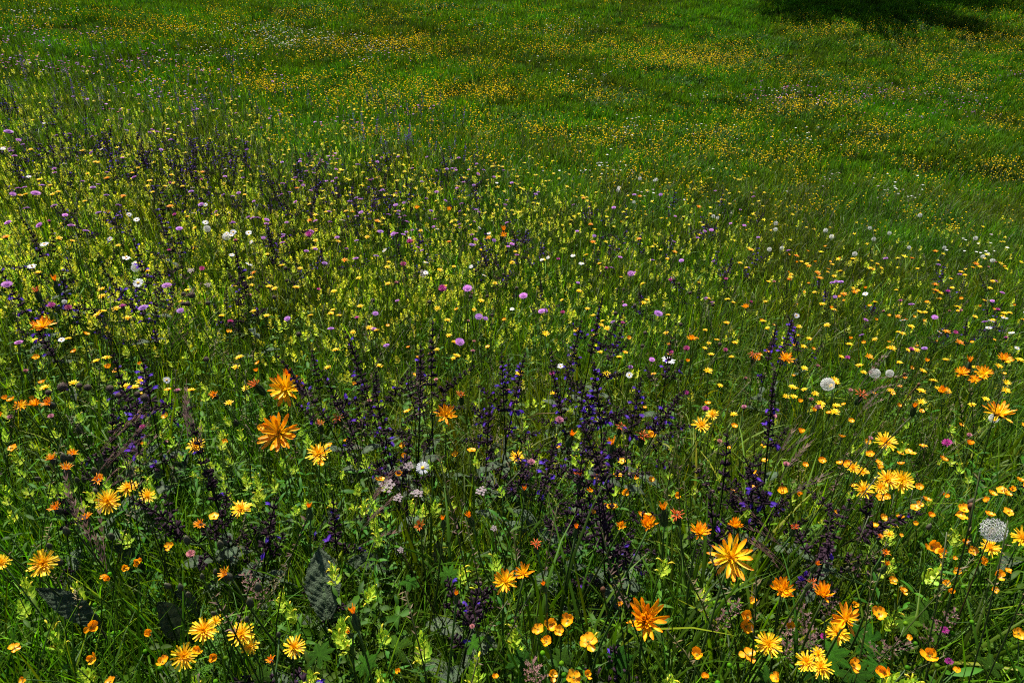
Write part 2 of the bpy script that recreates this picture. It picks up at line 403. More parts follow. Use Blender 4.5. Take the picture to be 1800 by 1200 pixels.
mid_m = [grass_tuft(40 + i, 170, (.12, .28), (.0028, .0052), .17, segs=4, thin=True).mesh('tuft') for i in range(5)]
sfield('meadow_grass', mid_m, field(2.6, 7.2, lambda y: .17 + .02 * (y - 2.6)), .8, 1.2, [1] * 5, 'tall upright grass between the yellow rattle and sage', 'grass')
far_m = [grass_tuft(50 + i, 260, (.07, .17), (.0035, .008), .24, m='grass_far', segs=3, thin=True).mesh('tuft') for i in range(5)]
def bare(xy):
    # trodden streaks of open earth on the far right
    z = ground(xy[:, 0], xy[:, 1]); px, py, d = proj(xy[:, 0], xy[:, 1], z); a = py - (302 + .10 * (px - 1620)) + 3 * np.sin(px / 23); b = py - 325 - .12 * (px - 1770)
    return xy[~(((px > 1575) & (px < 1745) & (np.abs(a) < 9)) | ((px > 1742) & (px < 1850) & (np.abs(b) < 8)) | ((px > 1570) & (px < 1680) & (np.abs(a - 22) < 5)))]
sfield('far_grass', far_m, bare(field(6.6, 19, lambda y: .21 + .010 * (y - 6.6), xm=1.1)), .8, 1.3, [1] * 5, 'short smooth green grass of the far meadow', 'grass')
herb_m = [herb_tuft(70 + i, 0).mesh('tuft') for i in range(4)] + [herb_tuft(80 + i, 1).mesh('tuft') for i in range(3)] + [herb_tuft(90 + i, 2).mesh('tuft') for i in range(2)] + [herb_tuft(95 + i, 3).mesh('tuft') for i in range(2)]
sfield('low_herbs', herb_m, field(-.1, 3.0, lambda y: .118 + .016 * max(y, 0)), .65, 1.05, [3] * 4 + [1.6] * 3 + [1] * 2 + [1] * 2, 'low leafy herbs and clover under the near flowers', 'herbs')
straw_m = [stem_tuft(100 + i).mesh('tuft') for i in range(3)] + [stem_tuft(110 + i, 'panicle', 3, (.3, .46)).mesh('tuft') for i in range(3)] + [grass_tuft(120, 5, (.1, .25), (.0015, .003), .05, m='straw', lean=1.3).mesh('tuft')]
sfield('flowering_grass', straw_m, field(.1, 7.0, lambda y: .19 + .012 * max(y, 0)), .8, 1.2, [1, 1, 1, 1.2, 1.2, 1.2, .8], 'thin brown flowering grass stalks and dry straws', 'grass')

# ------------------------------------------------------------------ things
def link(o): sc.collection.objects.link(o); return o
def root(name, loc, label, cat, group=None):
    e = bpy.data.objects.new(name, None); e.empty_display_size = .02; e.location = loc
    e['label'] = label; e['category'] = cat
    if group: e['group'] = group
    return link(e)
def part(name, me, par, M=None, label=None):
    o = bpy.data.objects.new(name, me); o.parent = par
    if M is not None: o.matrix_basis = M
    if label: o['label'] = label
    return link(o)
def align(n, spin=0):
    return Vector(n).to_track_quat('Z', 'Y').to_matrix().to_4x4() @ Matrix.Rotation(spin, 4, 'Z')
def facing(pos, face, rg, jit=.15):
    toc = (Vector((0, 0, CZ)) - Vector(pos)).normalized()
    n = Vector((0, 0, 1)).lerp(toc, face) + Vector((rg.gauss(0, jit), rg.gauss(0, jit), rg.gauss(0, jit * .4)))
    return n.normalized()
# landmarks that the labels refer to, by the place where they show
LAND = [(1285, 980, 'the widest orange goatsbeard'), (490, 760, 'the large starry orange goatsbeard'), (1135, 1090, 'the ruffled double goatsbeard'), (1455, 675, 'the largest round clock'), (1745, 930, 'the half-bare clock'),
        (570, 1020, 'the big upright sage leaf'), (120, 1065, 'the long slanting sage leaf'), (680, 855, 'the fullest white umbel'), (743, 822, 'the wide open daisy'), (76, 575, 'the flat orange goatsbeard'), (783, 730, 'the ragged lone goatsbeard'),
        (1090, 690, 'the most violet sage'), (650, 700, 'the broad dark sage clump'), (870, 650, 'the stacked violet sage'), (1017, 560, 'the tall branching sage'), (240, 430, 'the violet sage pair'), (1410, 660, 'the lone sage spike'), (1570, 845, 'the dense yellow cluster'),
        (75, 990, 'the wide hawkbit between buds'), (323, 1150, 'the starry bottom hawkbit'), (1375, 1038, 'the goatsbeard leaning away'), (1487, 1090, 'the loose-petalled goatsbeard'), (1138, 925, 'the cup-shaped goatsbeard'), (1728, 657, 'the three crowded goatsbeards'),
        (1430, 790, 'the black arching sage'), (1540, 1110, 'the broad cranesbill leaves'), (700, 1140, 'the jagged palmate leaf'), (250, 690, 'the dark seed balls'), (770, 1060, 'the bottom purple sage'), (845, 1030, 'the tall pale rattle'), (1157, 551, 'the pink scabious in open grass'),
        (63, 340, 'the large violet scabious'), (1620, 300, 'the bare earth streak'), (1510, 30, 'the dark tree shadow'), (150, 850, 'the fading orange hawkbits'), (1175, 633, 'the side-on white daisy'), (543, 412, 'the magenta knapweed with white neighbour'), (885, 415, 'the distant orange pair'),
        (1235, 747, 'the hawkbit under magenta knapweed'), (398, 416, 'the pale clock between daisies'), (285, 560, 'the flat dry grass head'), (560, 797, 'the hawkbit right of starry orange'), (420, 440, 'the bare-stemmed sage'), (1755, 728, 'the long flat yellow-orange flower'), (1109, 481, 'the long pink scabious'), (1455, 530, 'the bent violet sage tip')]
PEND = []
def where(px, py, me=None):
    """remembers a label that is finished once all its look-alikes are known"""
    best = min(LAND, key=lambda l: (l[0] - px) ** 2 + ((l[1] - py) * 1.3) ** 2 if (l[2] != me and abs(l[0] - px) + abs(l[1] - py) > 8) else 1e9)
    dx, dy = px - best[0], py - best[1]
    w = ('right of' if dx > 0 else 'left of') if abs(dx) > abs(dy) * 1.2 else ('behind' if dy < 0 else 'in front of')
    PEND.append((w + ' ' + best[2], math.hypot(dx, dy)))
    return '#%d' % (len(PEND) - 1)
ORD = ['first', 'second', 'third', 'fourth', 'fifth', 'sixth', 'seventh', 'eighth', 'ninth', 'tenth', 'eleventh', 'twelfth', 'thirteenth', 'fourteenth', 'fifteenth', 'sixteenth', 'seventeenth', 'eighteenth', 'nineteenth', 'twentieth']
ORD += ['twenty-' + o for o in ORD[:9]] + ['thirtieth'] + ['thirty-' + o for o in ORD[:9]] + ['fortieth'] + ['forty-' + o for o in ORD[:9]]
def finish_labels():
    fam = {}
    for o in sc.objects:
        l = o.get('label')
        if l and '#' in l:
            head, k = l.split('#'); wh, d = PEND[int(k)]; fam.setdefault((o['category'], head.strip(), wh), []).append((d, o))
    for (c, head, wh), L_ in fam.items():
        L_.sort(key=lambda q: q[0])
        for i, (d, o) in enumerate(L_):
            o['label'] = trim(((ORD[min(i, len(ORD) - 1)] + ' ') if len(L_) > 1 else '') + head + ' ' + wh)
def trim(s, n=16):
    return ' '.join(s.split()[:n])

# ---- shared pieces
def stem_mesh(seed, bow, r=1.0, m='stem', n=7, taper=.7, c0=(.6, .6, .6), c1=(1.2, 1.15, 1)):
    b = MB(); k = 8; rg = random.Random(seed); ph = rg.uniform(0, 6.3)
    pts = [(bow * math.sin(PI * i / k) + .012 * math.sin(5 * i / k + ph) * math.sin(PI * i / k), .010 * math.sin(4 * i / k + ph) * math.sin(PI * i / k), i / k) for i in range(k + 1)]
    b.tube(pts, [r * (1 - (1 - taper) * i / k) for i in range(k + 1)], m, n, c0, c1)
    return b.mesh('stem')
STEMS = [stem_mesh(i, bw) for i, bw in enumerate((.02, .05, -.05, .09))]
STEMS_RED = [stem_mesh(10 + i, bw, m='stem_red') for i, bw in enumerate((.02, .06))]
def stem_matrix(v, r, spin):
    """maps the unit stem (height 1, radius 1) to the vector v with radius r"""
    return align(v.normalized(), spin) @ Matrix.Diagonal((r, r, v.length, 1)) @ Matrix.Identity(4)
# the unit stem bows in x by a fraction of its radius scale, so bake real bows instead
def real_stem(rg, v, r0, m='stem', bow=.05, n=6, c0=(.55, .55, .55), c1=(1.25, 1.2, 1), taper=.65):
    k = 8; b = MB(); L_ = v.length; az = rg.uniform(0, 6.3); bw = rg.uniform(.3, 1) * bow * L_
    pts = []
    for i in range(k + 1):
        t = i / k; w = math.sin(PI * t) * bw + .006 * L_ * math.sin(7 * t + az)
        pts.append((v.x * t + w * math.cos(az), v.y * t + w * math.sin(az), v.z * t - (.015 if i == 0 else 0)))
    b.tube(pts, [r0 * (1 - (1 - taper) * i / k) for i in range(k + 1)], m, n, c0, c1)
    return b, pts
def ligule(L_, W, e1, m, c0, c1, segs=5, cup=.3, twist=0, tipw=.7, seed=0):
    """strap petal lying along +X, curling from flat to elevation e1, with a toothed tip"""
    b = MB(); rg = random.Random(seed)
    pts = arc(L_, 0, e1, segs); k = 3; vs = []; cs = []; fs = []
    prof = [.35, .62, .88, 1, .97, tipw]
    for i, p in enumerate(pts):
        w = W / 2 * prof[min(5, int(i / segs * 5 + .5))]; a = i / segs; tw = twist * a
        c = tuple(c0[z] + (c1[z] - c0[z]) * a ** 2.3 for z in range(3))
        s_ = np.array((0, math.cos(tw), math.sin(tw))); nn = np.array((0, -math.sin(tw), math.cos(tw)))
        for q in (-1, 0, 1):
            vs.append(p + s_ * q * w + nn * (cup * w * abs(q))); cs.append(c)
    last = vs[-3:]; d = nrm(pts[-1] - pts[-2])
    for i in range(segs):
        for j in range(2): fs.append((i * 3 + j, i * 3 + j + 1, i * 3 + 4 + j, i * 3 + 3 + j))
    o = len(vs)
    for q, ln in ((.18, .55), (.5, 1), (.82, .6)):      # teeth
        pp = last[0] + (last[2] - last[0]) * q + d * W * .28 * ln * rg.uniform(.6, 1.3); vs.append(pp); cs.append(c1)
    n0 = o - 3
    fs += [(n0, n0 + 1, o), (n0, n0 + 1, o + 1), (n0 + 1, n0 + 2, o + 1), (n0 + 1, n0 + 2, o + 2)]
    b.add(vs, fs, cs, m)
    return b
def place_ligule(az, el, r0, z0=0, s=1.0, roll=0):
    return Matrix.Rotation(az, 4, 'Z') @ Matrix.Translation((r0, 0, z0)) @ Matrix.Rotation(-el, 4, 'Y') @ Matrix.Rotation(roll, 4, 'X') @ Matrix.Scale(s, 4)

# ---- orange goatsbeard: unit petals are one radius long
OR0, OR1 = (1.0, 2.1, 1.6), (1.0, .84, .8)
GB_PET = [ligule(1, w, e, 'petal_orange', OR0, OR1, cup=c, twist=t, seed=i, tipw=tp).mesh('petal') for i, (w, e, c, t, tp) in enumerate(
    [(.22, .25, .45, 0, .5), (.19, -.15, .35, .25, .45), (.23, .45, .6, -.2, .6), (.18, .1, .7, .4, .35), (.21, .6, .55, -.4, .55)])]
GB_ORANGE = [ligule(1, w, e, 'petal_orange', (1.0, 1.65, 1.0), (1.0, .88, .8), cup=c, twist=t, seed=10 + i, tipw=tp).mesh('petal') for i, (w, e, c, t, tp) in enumerate(
    [(.22, .3, .5, .1, .5), (.18, -.1, .4, .35, .45), (.24, .5, .6, -.3, .6), (.18, .15, .75, .5, .35), (.20, .7, .55, -.5, .55)])]
GB_IN = [ligule(.62, .12, e, 'petal_orange', (1.0, 1.7, 1), (1.0, 1.45, .8), cup=.5, twist=t, seed=20 + i, tipw=.6).mesh('petal') for i, (e, t) in enumerate([(.4, .3), (.8, -.4), (.15, .1)])]
def disc_mesh(seed, n=26, r=.22, h=.16, m='petal_orange', c=(.9, .8, .8)):
    rg = random.Random(seed); b = MB()
    b.blob((0, 0, 0), r * .55, m, 8, 5, (1, 1, .6), c)
    for i in range(n):
        a = i * 2.4; q = r * math.sqrt(i / n) * .8
        p = np.array((q * math.cos(a), q * math.sin(a), .02)); t = p + np.array((q * .5 * math.cos(a), q * .5 * math.sin(a), h * rg.uniform(.6, 1.2)))
        b.tube([p, t], [.014, .010], m, 4, c, (1.0, 1.2, 1))
    return b.mesh('florets')
GB_DISC = [disc_mesh(i) for i in range(2)]
def invol_mesh(n, L_, W, spread, m='involucre'):
    b = MB()
    b.tube([(0, 0, -.42), (0, 0, -.25), (0, 0, -.08), (0, 0, .02)], [.05, .13, .16, .12], m, 8)
    for i in range(n):
        az = i * 2 * PI / n; b.ribbon(arc(L_, R(60), R(60) - spread, 4, az, (.10 * math.cos(az), .10 * math.sin(az), -.25)), [W, W, W * .8, W * .5, .01], sidev(az), m, (.8, .9, .8), (1.1, 1.2, 1), fold=-.3)
    return b.mesh('involucre')
GB_INV = invol_mesh(8, .75, .12, R(60)); HB_INV = invol_mesh(10, .35, .10, R(10)); GB_INV_UP = invol_mesh(8, .8, .13, R(5))
def stem_leaf_parts(par, rg, pts, n, Lr, W, m='leaf'):
    for k in range(n):
        i = rg.randint(1, 4); az = rg.uniform(0, 6.3); b = MB(); L_ = rg.uniform(*Lr)
        b.ribbon(arc(L_, R(rg.uniform(60, 80)), R(rg.uniform(-20, 35)), 6, az), [W, W * .8, W * .6, W * .45, W * .3, W * .2, .0004], sidev(az), m, (.7, .7, .7), (1.2, 1.2, 1), fold=.6)
        part('leaf', b.mesh('leaf'), par, Matrix.Translation(pts[i]))
def stand(px, py, h, rg, lean=.12):
    Q, t = unproj(px, py, h); top = Vector(Q[0]); dep = float(t[0])
    bx, by = top.x + rg.gauss(0, lean * h), top.y + rg.gauss(0, lean * h) + .02
    base = Vector((bx, by, gz(bx, by)))
    return top, base, dep
_seed = [0]
def nrg(): _seed[0] += 1; return random.Random(_seed[0] * 7919)
def goatsbeard(px, py, dia, op, face, label, h=.34, double=False, ragged=0.0):
    """op 0 = flat open ... 1 = upright cup"""
    rg = nrg(); top, base, dep = stand(px, py, h, rg); r = dia * dep / F / 2 * 1.0
    t = root('goatsbeard', base, trim(label), 'goatsbeard', 'orange goatsbeard flowers'); v = top - base
    n = facing(top, face, rg, .06)
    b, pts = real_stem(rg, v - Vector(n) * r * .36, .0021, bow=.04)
    part('stem', b.mesh('stem'), t)
    stem_leaf_parts(t, rg, pts, 2, (.10, .2), .006)
    H = Matrix.Translation(v) @ align(n, rg.uniform(0, 6.3)) @ Matrix.Scale(r, 4)
    hd = part('flower_head', rg.choice(GB_DISC), t, H)
    part('involucre', GB_INV if op < .5 else GB_INV_UP, t, H)
    gold = (px, py) in ((1285, 980), (888, 1022), (1755, 728), (36, 713), (502, 684), (1728, 657)); PET = GB_PET if gold else GB_ORANGE
    no = rg.randint(14, 19)
    for k in range(no):
        if rg.random() < ragged: continue
        az = k * 2 * PI / no + rg.uniform(-.13, .13); el = R(6 + 56 * op) + rg.gauss(0, .17)
        part('petal', rg.choice(PET), hd, place_ligule(az, el, .06, -.02, rg.uniform(.84, 1.04), rg.uniform(-.35, .35)))
    no = rg.randint(9, 12)
    for k in range(no):
        az = k * 2 * PI / no + rg.uniform(-.2, .2); el = R(18 + 50 * op) + rg.gauss(0, .15)
        part('petal', rg.choice(PET), hd, place_ligule(az, el, .05, .03, rg.uniform(.66, .86), rg.uniform(-.4, .4)))
    if double:
        for k in range(16):
            az = k * 2.4; el = R(rg.uniform(45, 80))
            part('petal', rg.choice(PET[2:]), hd, place_ligule(az, el, .05 + .02 * (k % 4), .06, rg.uniform(.5, .75), rg.uniform(-.9, .9)))
    for k in range(7):
        part('petal', rg.choice(GB_IN), hd, place_ligule(k * .9 + rg.uniform(-.2, .2), R(rg.uniform(38, 70)), .05, .06, rg.uniform(.7, 1)))
    return t
def closed_mesh(seed, m, spread):
    """closed head: tapering green bracts round a tuft of shrivelled florets; unit = length of the head"""
    rg = random.Random(seed); b = MB()
    b.tube([(0, 0, 0), (0, 0, .06), (0, 0, .2), (0, 0, .45), (0, 0, .72), (0, 0, .86)], [.05, .12, .165, .14, .09, .06], 'involucre', 9, (.9, 1, .9), (.9, .8, .6))
    for i in range(8):
        az = i * PI / 4 + .2; b.ribbon(arc(.9, R(78), R(100), 5, az, (.12 * math.cos(az), .12 * math.sin(az), .06)), [.09, .10, .09, .06, .03, .008], sidev(az), 'involucre', (.7, .8, .7), (1.2, 1.1, .9), fold=-.5)
    t = MB()
    for i in range(16):
        az = i * 2.4; L_ = rg.uniform(.28, .5); p = arc(L_, R(85) - spread * rg.random() * .6, R(80) - spread * rg.uniform(.4, 1.5), 5, az, (.04 * math.cos(az), .04 * math.sin(az), .74))
        t.ribbon(p, [.03, .05, .055, .05, .045, .02], sidev(az + rg.uniform(-.6, .6)), m, (.8, .8, .8), jc(rg, .8, 1.3), fold=.5)
    return b.mesh('involucre'), t.mesh('petal_tuft')
CLOSED = [closed_mesh(i, 'petal_rust' if i % 3 else 'petal_orange', (.25, .9, 1.5)[i % 3]) for i in range(6)]
def closed_head(px, py, ln, label, h=.33, kind=None):
    rg = nrg(); top, base, dep = stand(px, py, h, rg); s = max(ln * 1.7, 26) * dep / F
    t = root('closed_goatsbeard', base, trim(label), 'flower bud', 'closed goatsbeard heads'); v = top - base; d = (v.normalized() + Vector((rg.gauss(0, .1), rg.gauss(0, .1), 0))).normalized()
    b, pts = real_stem(rg, v - d * s * .95, .0020, bow=.05); part('stem', b.mesh('stem'), t)
    stem_leaf_parts(t, rg, pts, 1, (.08, .16), .005)
    inv, tuft = CLOSED[kind if kind is not None else rg.randrange(6)]
    H = Matrix.Translation(v - d * s * .97) @ align(d, rg.uniform(0, 6.3)) @ Matrix.Scale(s, 4)
    hd = part('involucre', inv, t, H); part('petal_tuft', tuft, hd)

# ---- yellow hawkbit
YE0, YE1 = (1.0, .78, .7), (1.0, 1.08, 1.3)
HB_PET = [ligule(1, .135, e, 'petal_yellow', YE0, YE1, segs=4, cup=.4, twist=t, seed=40 + i, tipw=.9).mesh('petal') for i, (e, t) in enumerate([(.25, 0), (-.2, .3), (.5, -.3), (-.5, 0)])]
HB_DISC = []
for i in range(3):
    rg = random.Random(60 + i); b = MB(); b.blob((0, 0, .0), .12, 'petal_yellow', 8, 4, (1, 1, .5), (1, .8, .7))
    for k in range(26):
        b.merge(ligule(.62 - .012 * k, .105, rg.uniform(-.3, .7), 'petal_yellow', (1.0, .78, .6), (1.0, 1.0, .9), segs=3, cup=.5, seed=k, tipw=.9), place_ligule(k * 2.4, R(14 + 2.1 * k), .04, .03))
    HB_DISC.append(b.mesh('florets'))
def hawkbit(px, py, dia, face, label, h=.30, fade=False, op=0.0, stemmat='stem'):
    rg = nrg(); top, base, dep = stand(px, py, h, rg); r = dia * dep / F / 2 * .97
    t = root('hawkbit', base, trim(label), 'hawkbit', 'yellow hawkbits in the near grass'); v = top - base; n = facing(top, face, rg, .08)
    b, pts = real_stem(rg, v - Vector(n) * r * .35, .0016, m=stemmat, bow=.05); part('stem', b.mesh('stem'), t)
    H = Matrix.Translation(v) @ align(n, rg.uniform(0, 6.3)) @ Matrix.Scale(r, 4)
    hd = part('flower_head', rg.choice(HB_DISC), t, H); part('involucre', HB_INV, t, H)
    no = rg.randint(26, 31)
    for k in range(no):
        az = k * 2 * PI / no + rg.uniform(-.1, .1); part('petal', rg.choice(HB_PET), hd, place_ligule(az, R(2 + 45 * op + (10 if k % 2 else 0)) + rg.gauss(0, .09), .05, 0, rg.uniform(.78, 1.05), rg.uniform(-.3, .3)))
def fading_mesh(seed):
    rg = random.Random(seed); b = MB(); t = MB()
    b.tube([(0, 0, 0), (0, 0, .05), (0, 0, .25), (0, 0, .45), (0, 0, .58)], [.05, .2, .25, .2, .16], 'dark_bud', 9)
    for i in range(26):
        az = i * 2.4; t.ribbon(arc(rg.uniform(.35, .55), R(rg.uniform(55, 90)), R(rg.uniform(-10, 80)), 4, az, (.1 * math.cos(az), .1 * math.sin(az), .5)), [.05, .07, .07, .06, .03], sidev(az + rg.uniform(-.4, .4)), 'petal_orange', (1, 1, 1), jc(rg, .7, 1.1), fold=.4)
    return b.mesh('involucre'), t.mesh('petal_tuft')
FADE = [fading_mesh(i) for i in range(3)]
BUDM = MB(); BUDM.tube([(0, 0, 0), (0, 0, .06), (0, 0, .3), (0, 0, .6), (0, 0, .8), (0, 0, .95)], [.05, .22, .3, .26, .16, .08], 'dark_bud', 8, (.8, .8, .8), (1.6, 1.6, 1.4)); BUDM = BUDM.mesh('bud')
def fading(px, py, dia, label, h=.30):
    rg = nrg(); top, base, dep = stand(px, py, h, rg); s = dia * dep / F * 1.15
    t = root('fading_hawkbit', base, trim(label), 'hawkbit', 'orange half-closed hawkbit heads'); v = top - base; d = (v.normalized() + Vector((rg.gauss(0, .15), rg.gauss(0, .15), 0))).normalized()
    b, pts = real_stem(rg, v - d * s * .7, .0019, bow=.04); part('stem', b.mesh('stem'), t)
    H = Matrix.Translation(v - d * s * .72) @ align(d, rg.uniform(0, 6.3)) @ Matrix.Scale(s, 4)
    inv, tf = rg.choice(FADE); hd = part('involucre', inv, t, H); part('petal_tuft', tf, hd)
    for k in range(rg.randint(0, 2)):       # side buds on short branches
        i = rg.randint(5, 7); p = Vector(pts[i]); q = p + Vector((rg.gauss(0, .022), rg.gauss(0, .022), rg.uniform(.02, .045)))
        bb = MB(); bb.tube([p, (p + q) / 2 + Vector((0, 0, -.004)), q], [.001] * 3, 'stem', 5); part('branch', bb.mesh('branch'), t)
        part('bud', BUDM, t, Matrix.Translation(q) @ Matrix.Scale(s * .8, 4))

# ---- buttercup
def bc_petal(seed, cup, m='petal_butter'):
    rg = random.Random(seed); b = MB(); vs = []; fs = []; nu, nv = 5, 5
    for i in range(nv + 1):
        t = i / nv; w = (.16 + .62 * math.sin(PI / 2 * min(1, t / .72))) * (1 if t < .8 else 1 - 1.9 * (t - .8)) * .55
        for j in range(nu):
            s_ = (j / (nu - 1) - .5) * 2; x = .06 + t * .94 * (1 - .10 * s_ * s_ * t); y = s_ * w
            z = cup * (t ** 1.6) * .8 + .16 * s_ * s_ * t + .015 * math.sin(9 * t + seed)
            vs.append((x * (1 - .18 * cup * t), y, z))
    for i in range(nv):
        for j in range(nu - 1): fs.append((i * nu + j, i * nu + j + 1, (i + 1) * nu + j + 1, (i + 1) * nu + j))
    b.add(vs, fs, [(1, 1.0 - .12 * (k // nu) / nv, 1) for k in range(len(vs))], m)
    return b
BC_PET = {c: [bc_petal(i, c).mesh('petal') for i in range(3)] for c in (.15, .3, .55, 1.0)}
def bc_centre():
    b = MB(); b.blob((0, 0, .08), .13, 'involucre', 8, 5, (1, 1, 1.1), (2.2, 2.4, 1)); rg = random.Random(4)
    for i in range(26):
        a = i * 2.4; e = rg.uniform(.5, 1.2); L_ = rg.uniform(.22, .32); p = np.array((.08 * math.cos(a), .08 * math.sin(a), .03)); q = p + L_ * np.array((math.cos(e) * math.cos(a), math.cos(e) * math.sin(a), math.sin(e)))
        b.tube([p, q], [.010, .010], 'anther', 3); b.blob(q, .028, 'anther', 4, 3)
    for i in range(5):
        az = i * 1.2566 + .6; ovate(b, (0, 0, -.03), az, R(10), R(-10), .5, .2, 'involucre', (1.6, 1.8, 1), (2, 2, 1), 3)
    return b.mesh('stamens')
BC_C = bc_centre()
def buttercup(px, py, dia, label, op=None, face=.5, h=.25, buds=None):
    rg = nrg(); top, base, dep = stand(px, py, h, rg, .2); r = dia * dep / F / 2 * 1.0
    c = op if op is not None else rg.choice((.3, .55, .55, 1.0, 1.0))
    if c == 1.0: r *= 1.1
    t = root('buttercup', base, trim(label), 'buttercup', 'buttercups in the near grass'); v = top - base; n = facing(top, face, rg, .22)
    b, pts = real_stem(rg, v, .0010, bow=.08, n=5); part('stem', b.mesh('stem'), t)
    H = Matrix.Translation(v) @ align(n, rg.uniform(0, 6.3)) @ Matrix.Scale(r, 4); hd = part('stamens', BC_C, t, H)
    for k in range(5):
        part('petal', rg.choice(BC_PET[c]), hd, place_ligule(k * 1.2566 + rg.uniform(-.1, .1), rg.gauss(0, .2), 0, .004 * (k % 2), rg.uniform(.9, 1.08), rg.gauss(0, .15)))
    for k in range(rg.randint(0, 2) if buds is None else buds):
        i = rg.randint(3, 6); p = Vector(pts[i]); q = p + Vector((rg.gauss(0, .02), rg.gauss(0, .02), rg.uniform(.02, .05)))
        bb = MB(); bb.tube([p, (p + q) / 2 + Vector((.003, 0, -.004)), q], [.0007] * 3, 'stem', 4); bb.blob(q, .0034, 'herb', 6, 4, (1, 1, 1), (2.2, 2.0, .8)); part('bud', bb.mesh('bud'), t)

# ---- yellow rattle
def bract(L_, W, seed, m='rattle_bract'):
    """toothed, pointed, folded bract lying along +X"""
    b = MB(); vs = [(0, 0, 0)]; fs = []; cs = [(.75, .9, .8)]; n = 7; rg = random.Random(seed)
    L1 = []; R1 = []; C1 = []
    for i in range(n + 1):
        t = i / n; w = W * .5 * (math.sin(PI * min(1, (t + .10) / .75) * .62) * (1 - t) ** .62) * (1.35 if i % 2 else .74)
        e = .9 * t * t; x = L_ * t; z = L_ * .35 * e
        for lst, yy, zz in ((L1, -w, z + .25 * w), (C1, 0, z - .12 * w), (R1, w, z + .25 * w)):
            lst.append(len(vs)); vs.append((x + (.05 * L_ if i % 2 and yy else 0), yy, zz)); cs.append((.95, .95, .9) if t < .35 else ((.8, .92, .8) if t < .7 else (.62, .85, .7)))
    for i in range(n):
        fs += [(L1[i], C1[i], C1[i + 1], L1[i + 1]), (C1[i], R1[i], R1[i + 1], C1[i + 1])]
    b.add(vs, fs, cs, m); return b
BR = [bract(.024, .0165, i) for i in range(3)]
def rattle_flower():
    b = MB(); pts = arc(.014, R(25), R(-15), 4); b.tube(pts, [.0010, .0015, .0018, .0019, .0009], 'rattle_flower', 5, (.9, 1, 1), (1, 1, 1))
    b.ribbon(arc(.006, R(-30), R(-70), 3, 0, pts[3]), [.002, .003, .002, .0006], (0, 1, 0), 'rattle_flower'); return b
RF = rattle_flower(); RFM = RF.mesh('flower'); BRM = [x.mesh('bract') for x in BR]
def rattle_parts(seed, levels):
    rg = random.Random(seed); out = []; fl = []
    for k in range(levels):
        z = .010 * k + .002 * k * (levels - k) / levels; s_ = (1.25 - .75 * (k / max(1, levels - 1)) ** 1.3) * rg.uniform(.9, 1.1)
        for side in (0, 1):
            az = k * PI / 2 + side * PI + rg.uniform(-.2, .2); el = R(34 + 42 * k / levels) + rg.gauss(0, .16)
            out.append((rg.randrange(3), Matrix.Translation((0, 0, z)) @ place_ligule(az, el, .001, 0, s_)))
            if k < levels - 1 and rg.random() < .34: fl.append(Matrix.Translation((0, 0, z + .005)) @ place_ligule(az + rg.uniform(-.3, .3), R(rg.uniform(20, 55)), .006, 0, rg.uniform(.8, 1.1)))
    return out, fl
def rattle_leaves(b, rg, h, top):
    for k in range(4):
        z = top * (.25 + .2 * k)
        for side in (0, PI):
            az = k * PI / 2 + side + rg.uniform(-.2, .2); c = jc(rg, .8, 1.3); ovate(b, (0, 0, z), az, R(40), R(-20), rg.uniform(.020, .034), .0065, 'herb', c, c, 4, pk=.3)
def rattle(px, py, label, h=.24, levels=6, s=1.0):
    rg = nrg(); top, base, dep = stand(px, py, h, rg, .08)
    t = root('yellow_rattle', base, trim(label), 'yellow rattle', 'yellow rattle plants'); v = top - base; hs = (.012 * levels + .012) * s
    d = (v.normalized() + Vector((rg.gauss(0, .12), rg.gauss(0, .12), 0))).normalized(); v2 = v - d * hs * .7
    b, pts = real_stem(rg, v2 + d * hs * .8, .0013, bow=.04, n=4); part('stem', b.mesh('stem'), t)
    lb = MB(); rattle_leaves(lb, rg, h, v2.length); part('leaves', lb.mesh('leaves'), t, align(v2.normalized()))
    br, fl = rattle_parts(rg.randrange(9999), levels); H = Matrix.Translation(v2) @ align(d, rg.uniform(0, 6.3)) @ Matrix.Scale(s, 4)
    for i, M in br: part('bract', BRM[i], t, H @ M)
    for M in fl: part('flower', RFM, t, H @ M)
def rattle_single(seed, h=.26, dots=False):
    rg = random.Random(seed); b = MB(); lv = rg.randint(4, 6); b.tube(arc(h, R(88), R(85), 4, 0), [.0012] * 5, 'stem', 3)
    if not dots: rattle_leaves(b, rg, h, h * .9)
    br, fl = rattle_parts(seed, lv); M0 = Matrix.Translation((h * .05, 0, h - .02)) @ Matrix.Rotation(rg.gauss(0, .15), 4, 'X') @ Matrix.Scale(.55, 4)
    for i, M in br: b.merge(BR[i], M0 @ M)
    for M in fl: b.merge(RF, M0 @ M)
    return b
RATTLE = [rattle_single(300 + i).mesh('yellow_rattle') for i in range(6)]
def rattle_cheap(seed, h=.22):
    rg = random.Random(seed); b = MB(); b.tube(arc(h, R(89), R(86), 2, 0), [.0011] * 3, 'stem', 3)
    for k in range(4):
        for side in (0, 1):
            az = k * PI / 2 + side * PI + rg.uniform(-.3, .3); c = jc(rg, .55, 1.25)
            ovate(b, (0, 0, h - .045 + .012 * k), az, R(25 + 12 * k), R(45 + 10 * k), .022 * (1.1 - .12 * k), .015, 'rattle_dot', c, c, 2)
    if rg.random() < .7: b.merge(RF, Matrix.Translation((.004, 0, h - .02)) @ Matrix.Rotation(rg.uniform(0, 6), 4, 'Z'))
    return b
RATTLE_CHEAP = [rattle_cheap(340 + i).mesh('yellow_rattle') for i in range(5)]

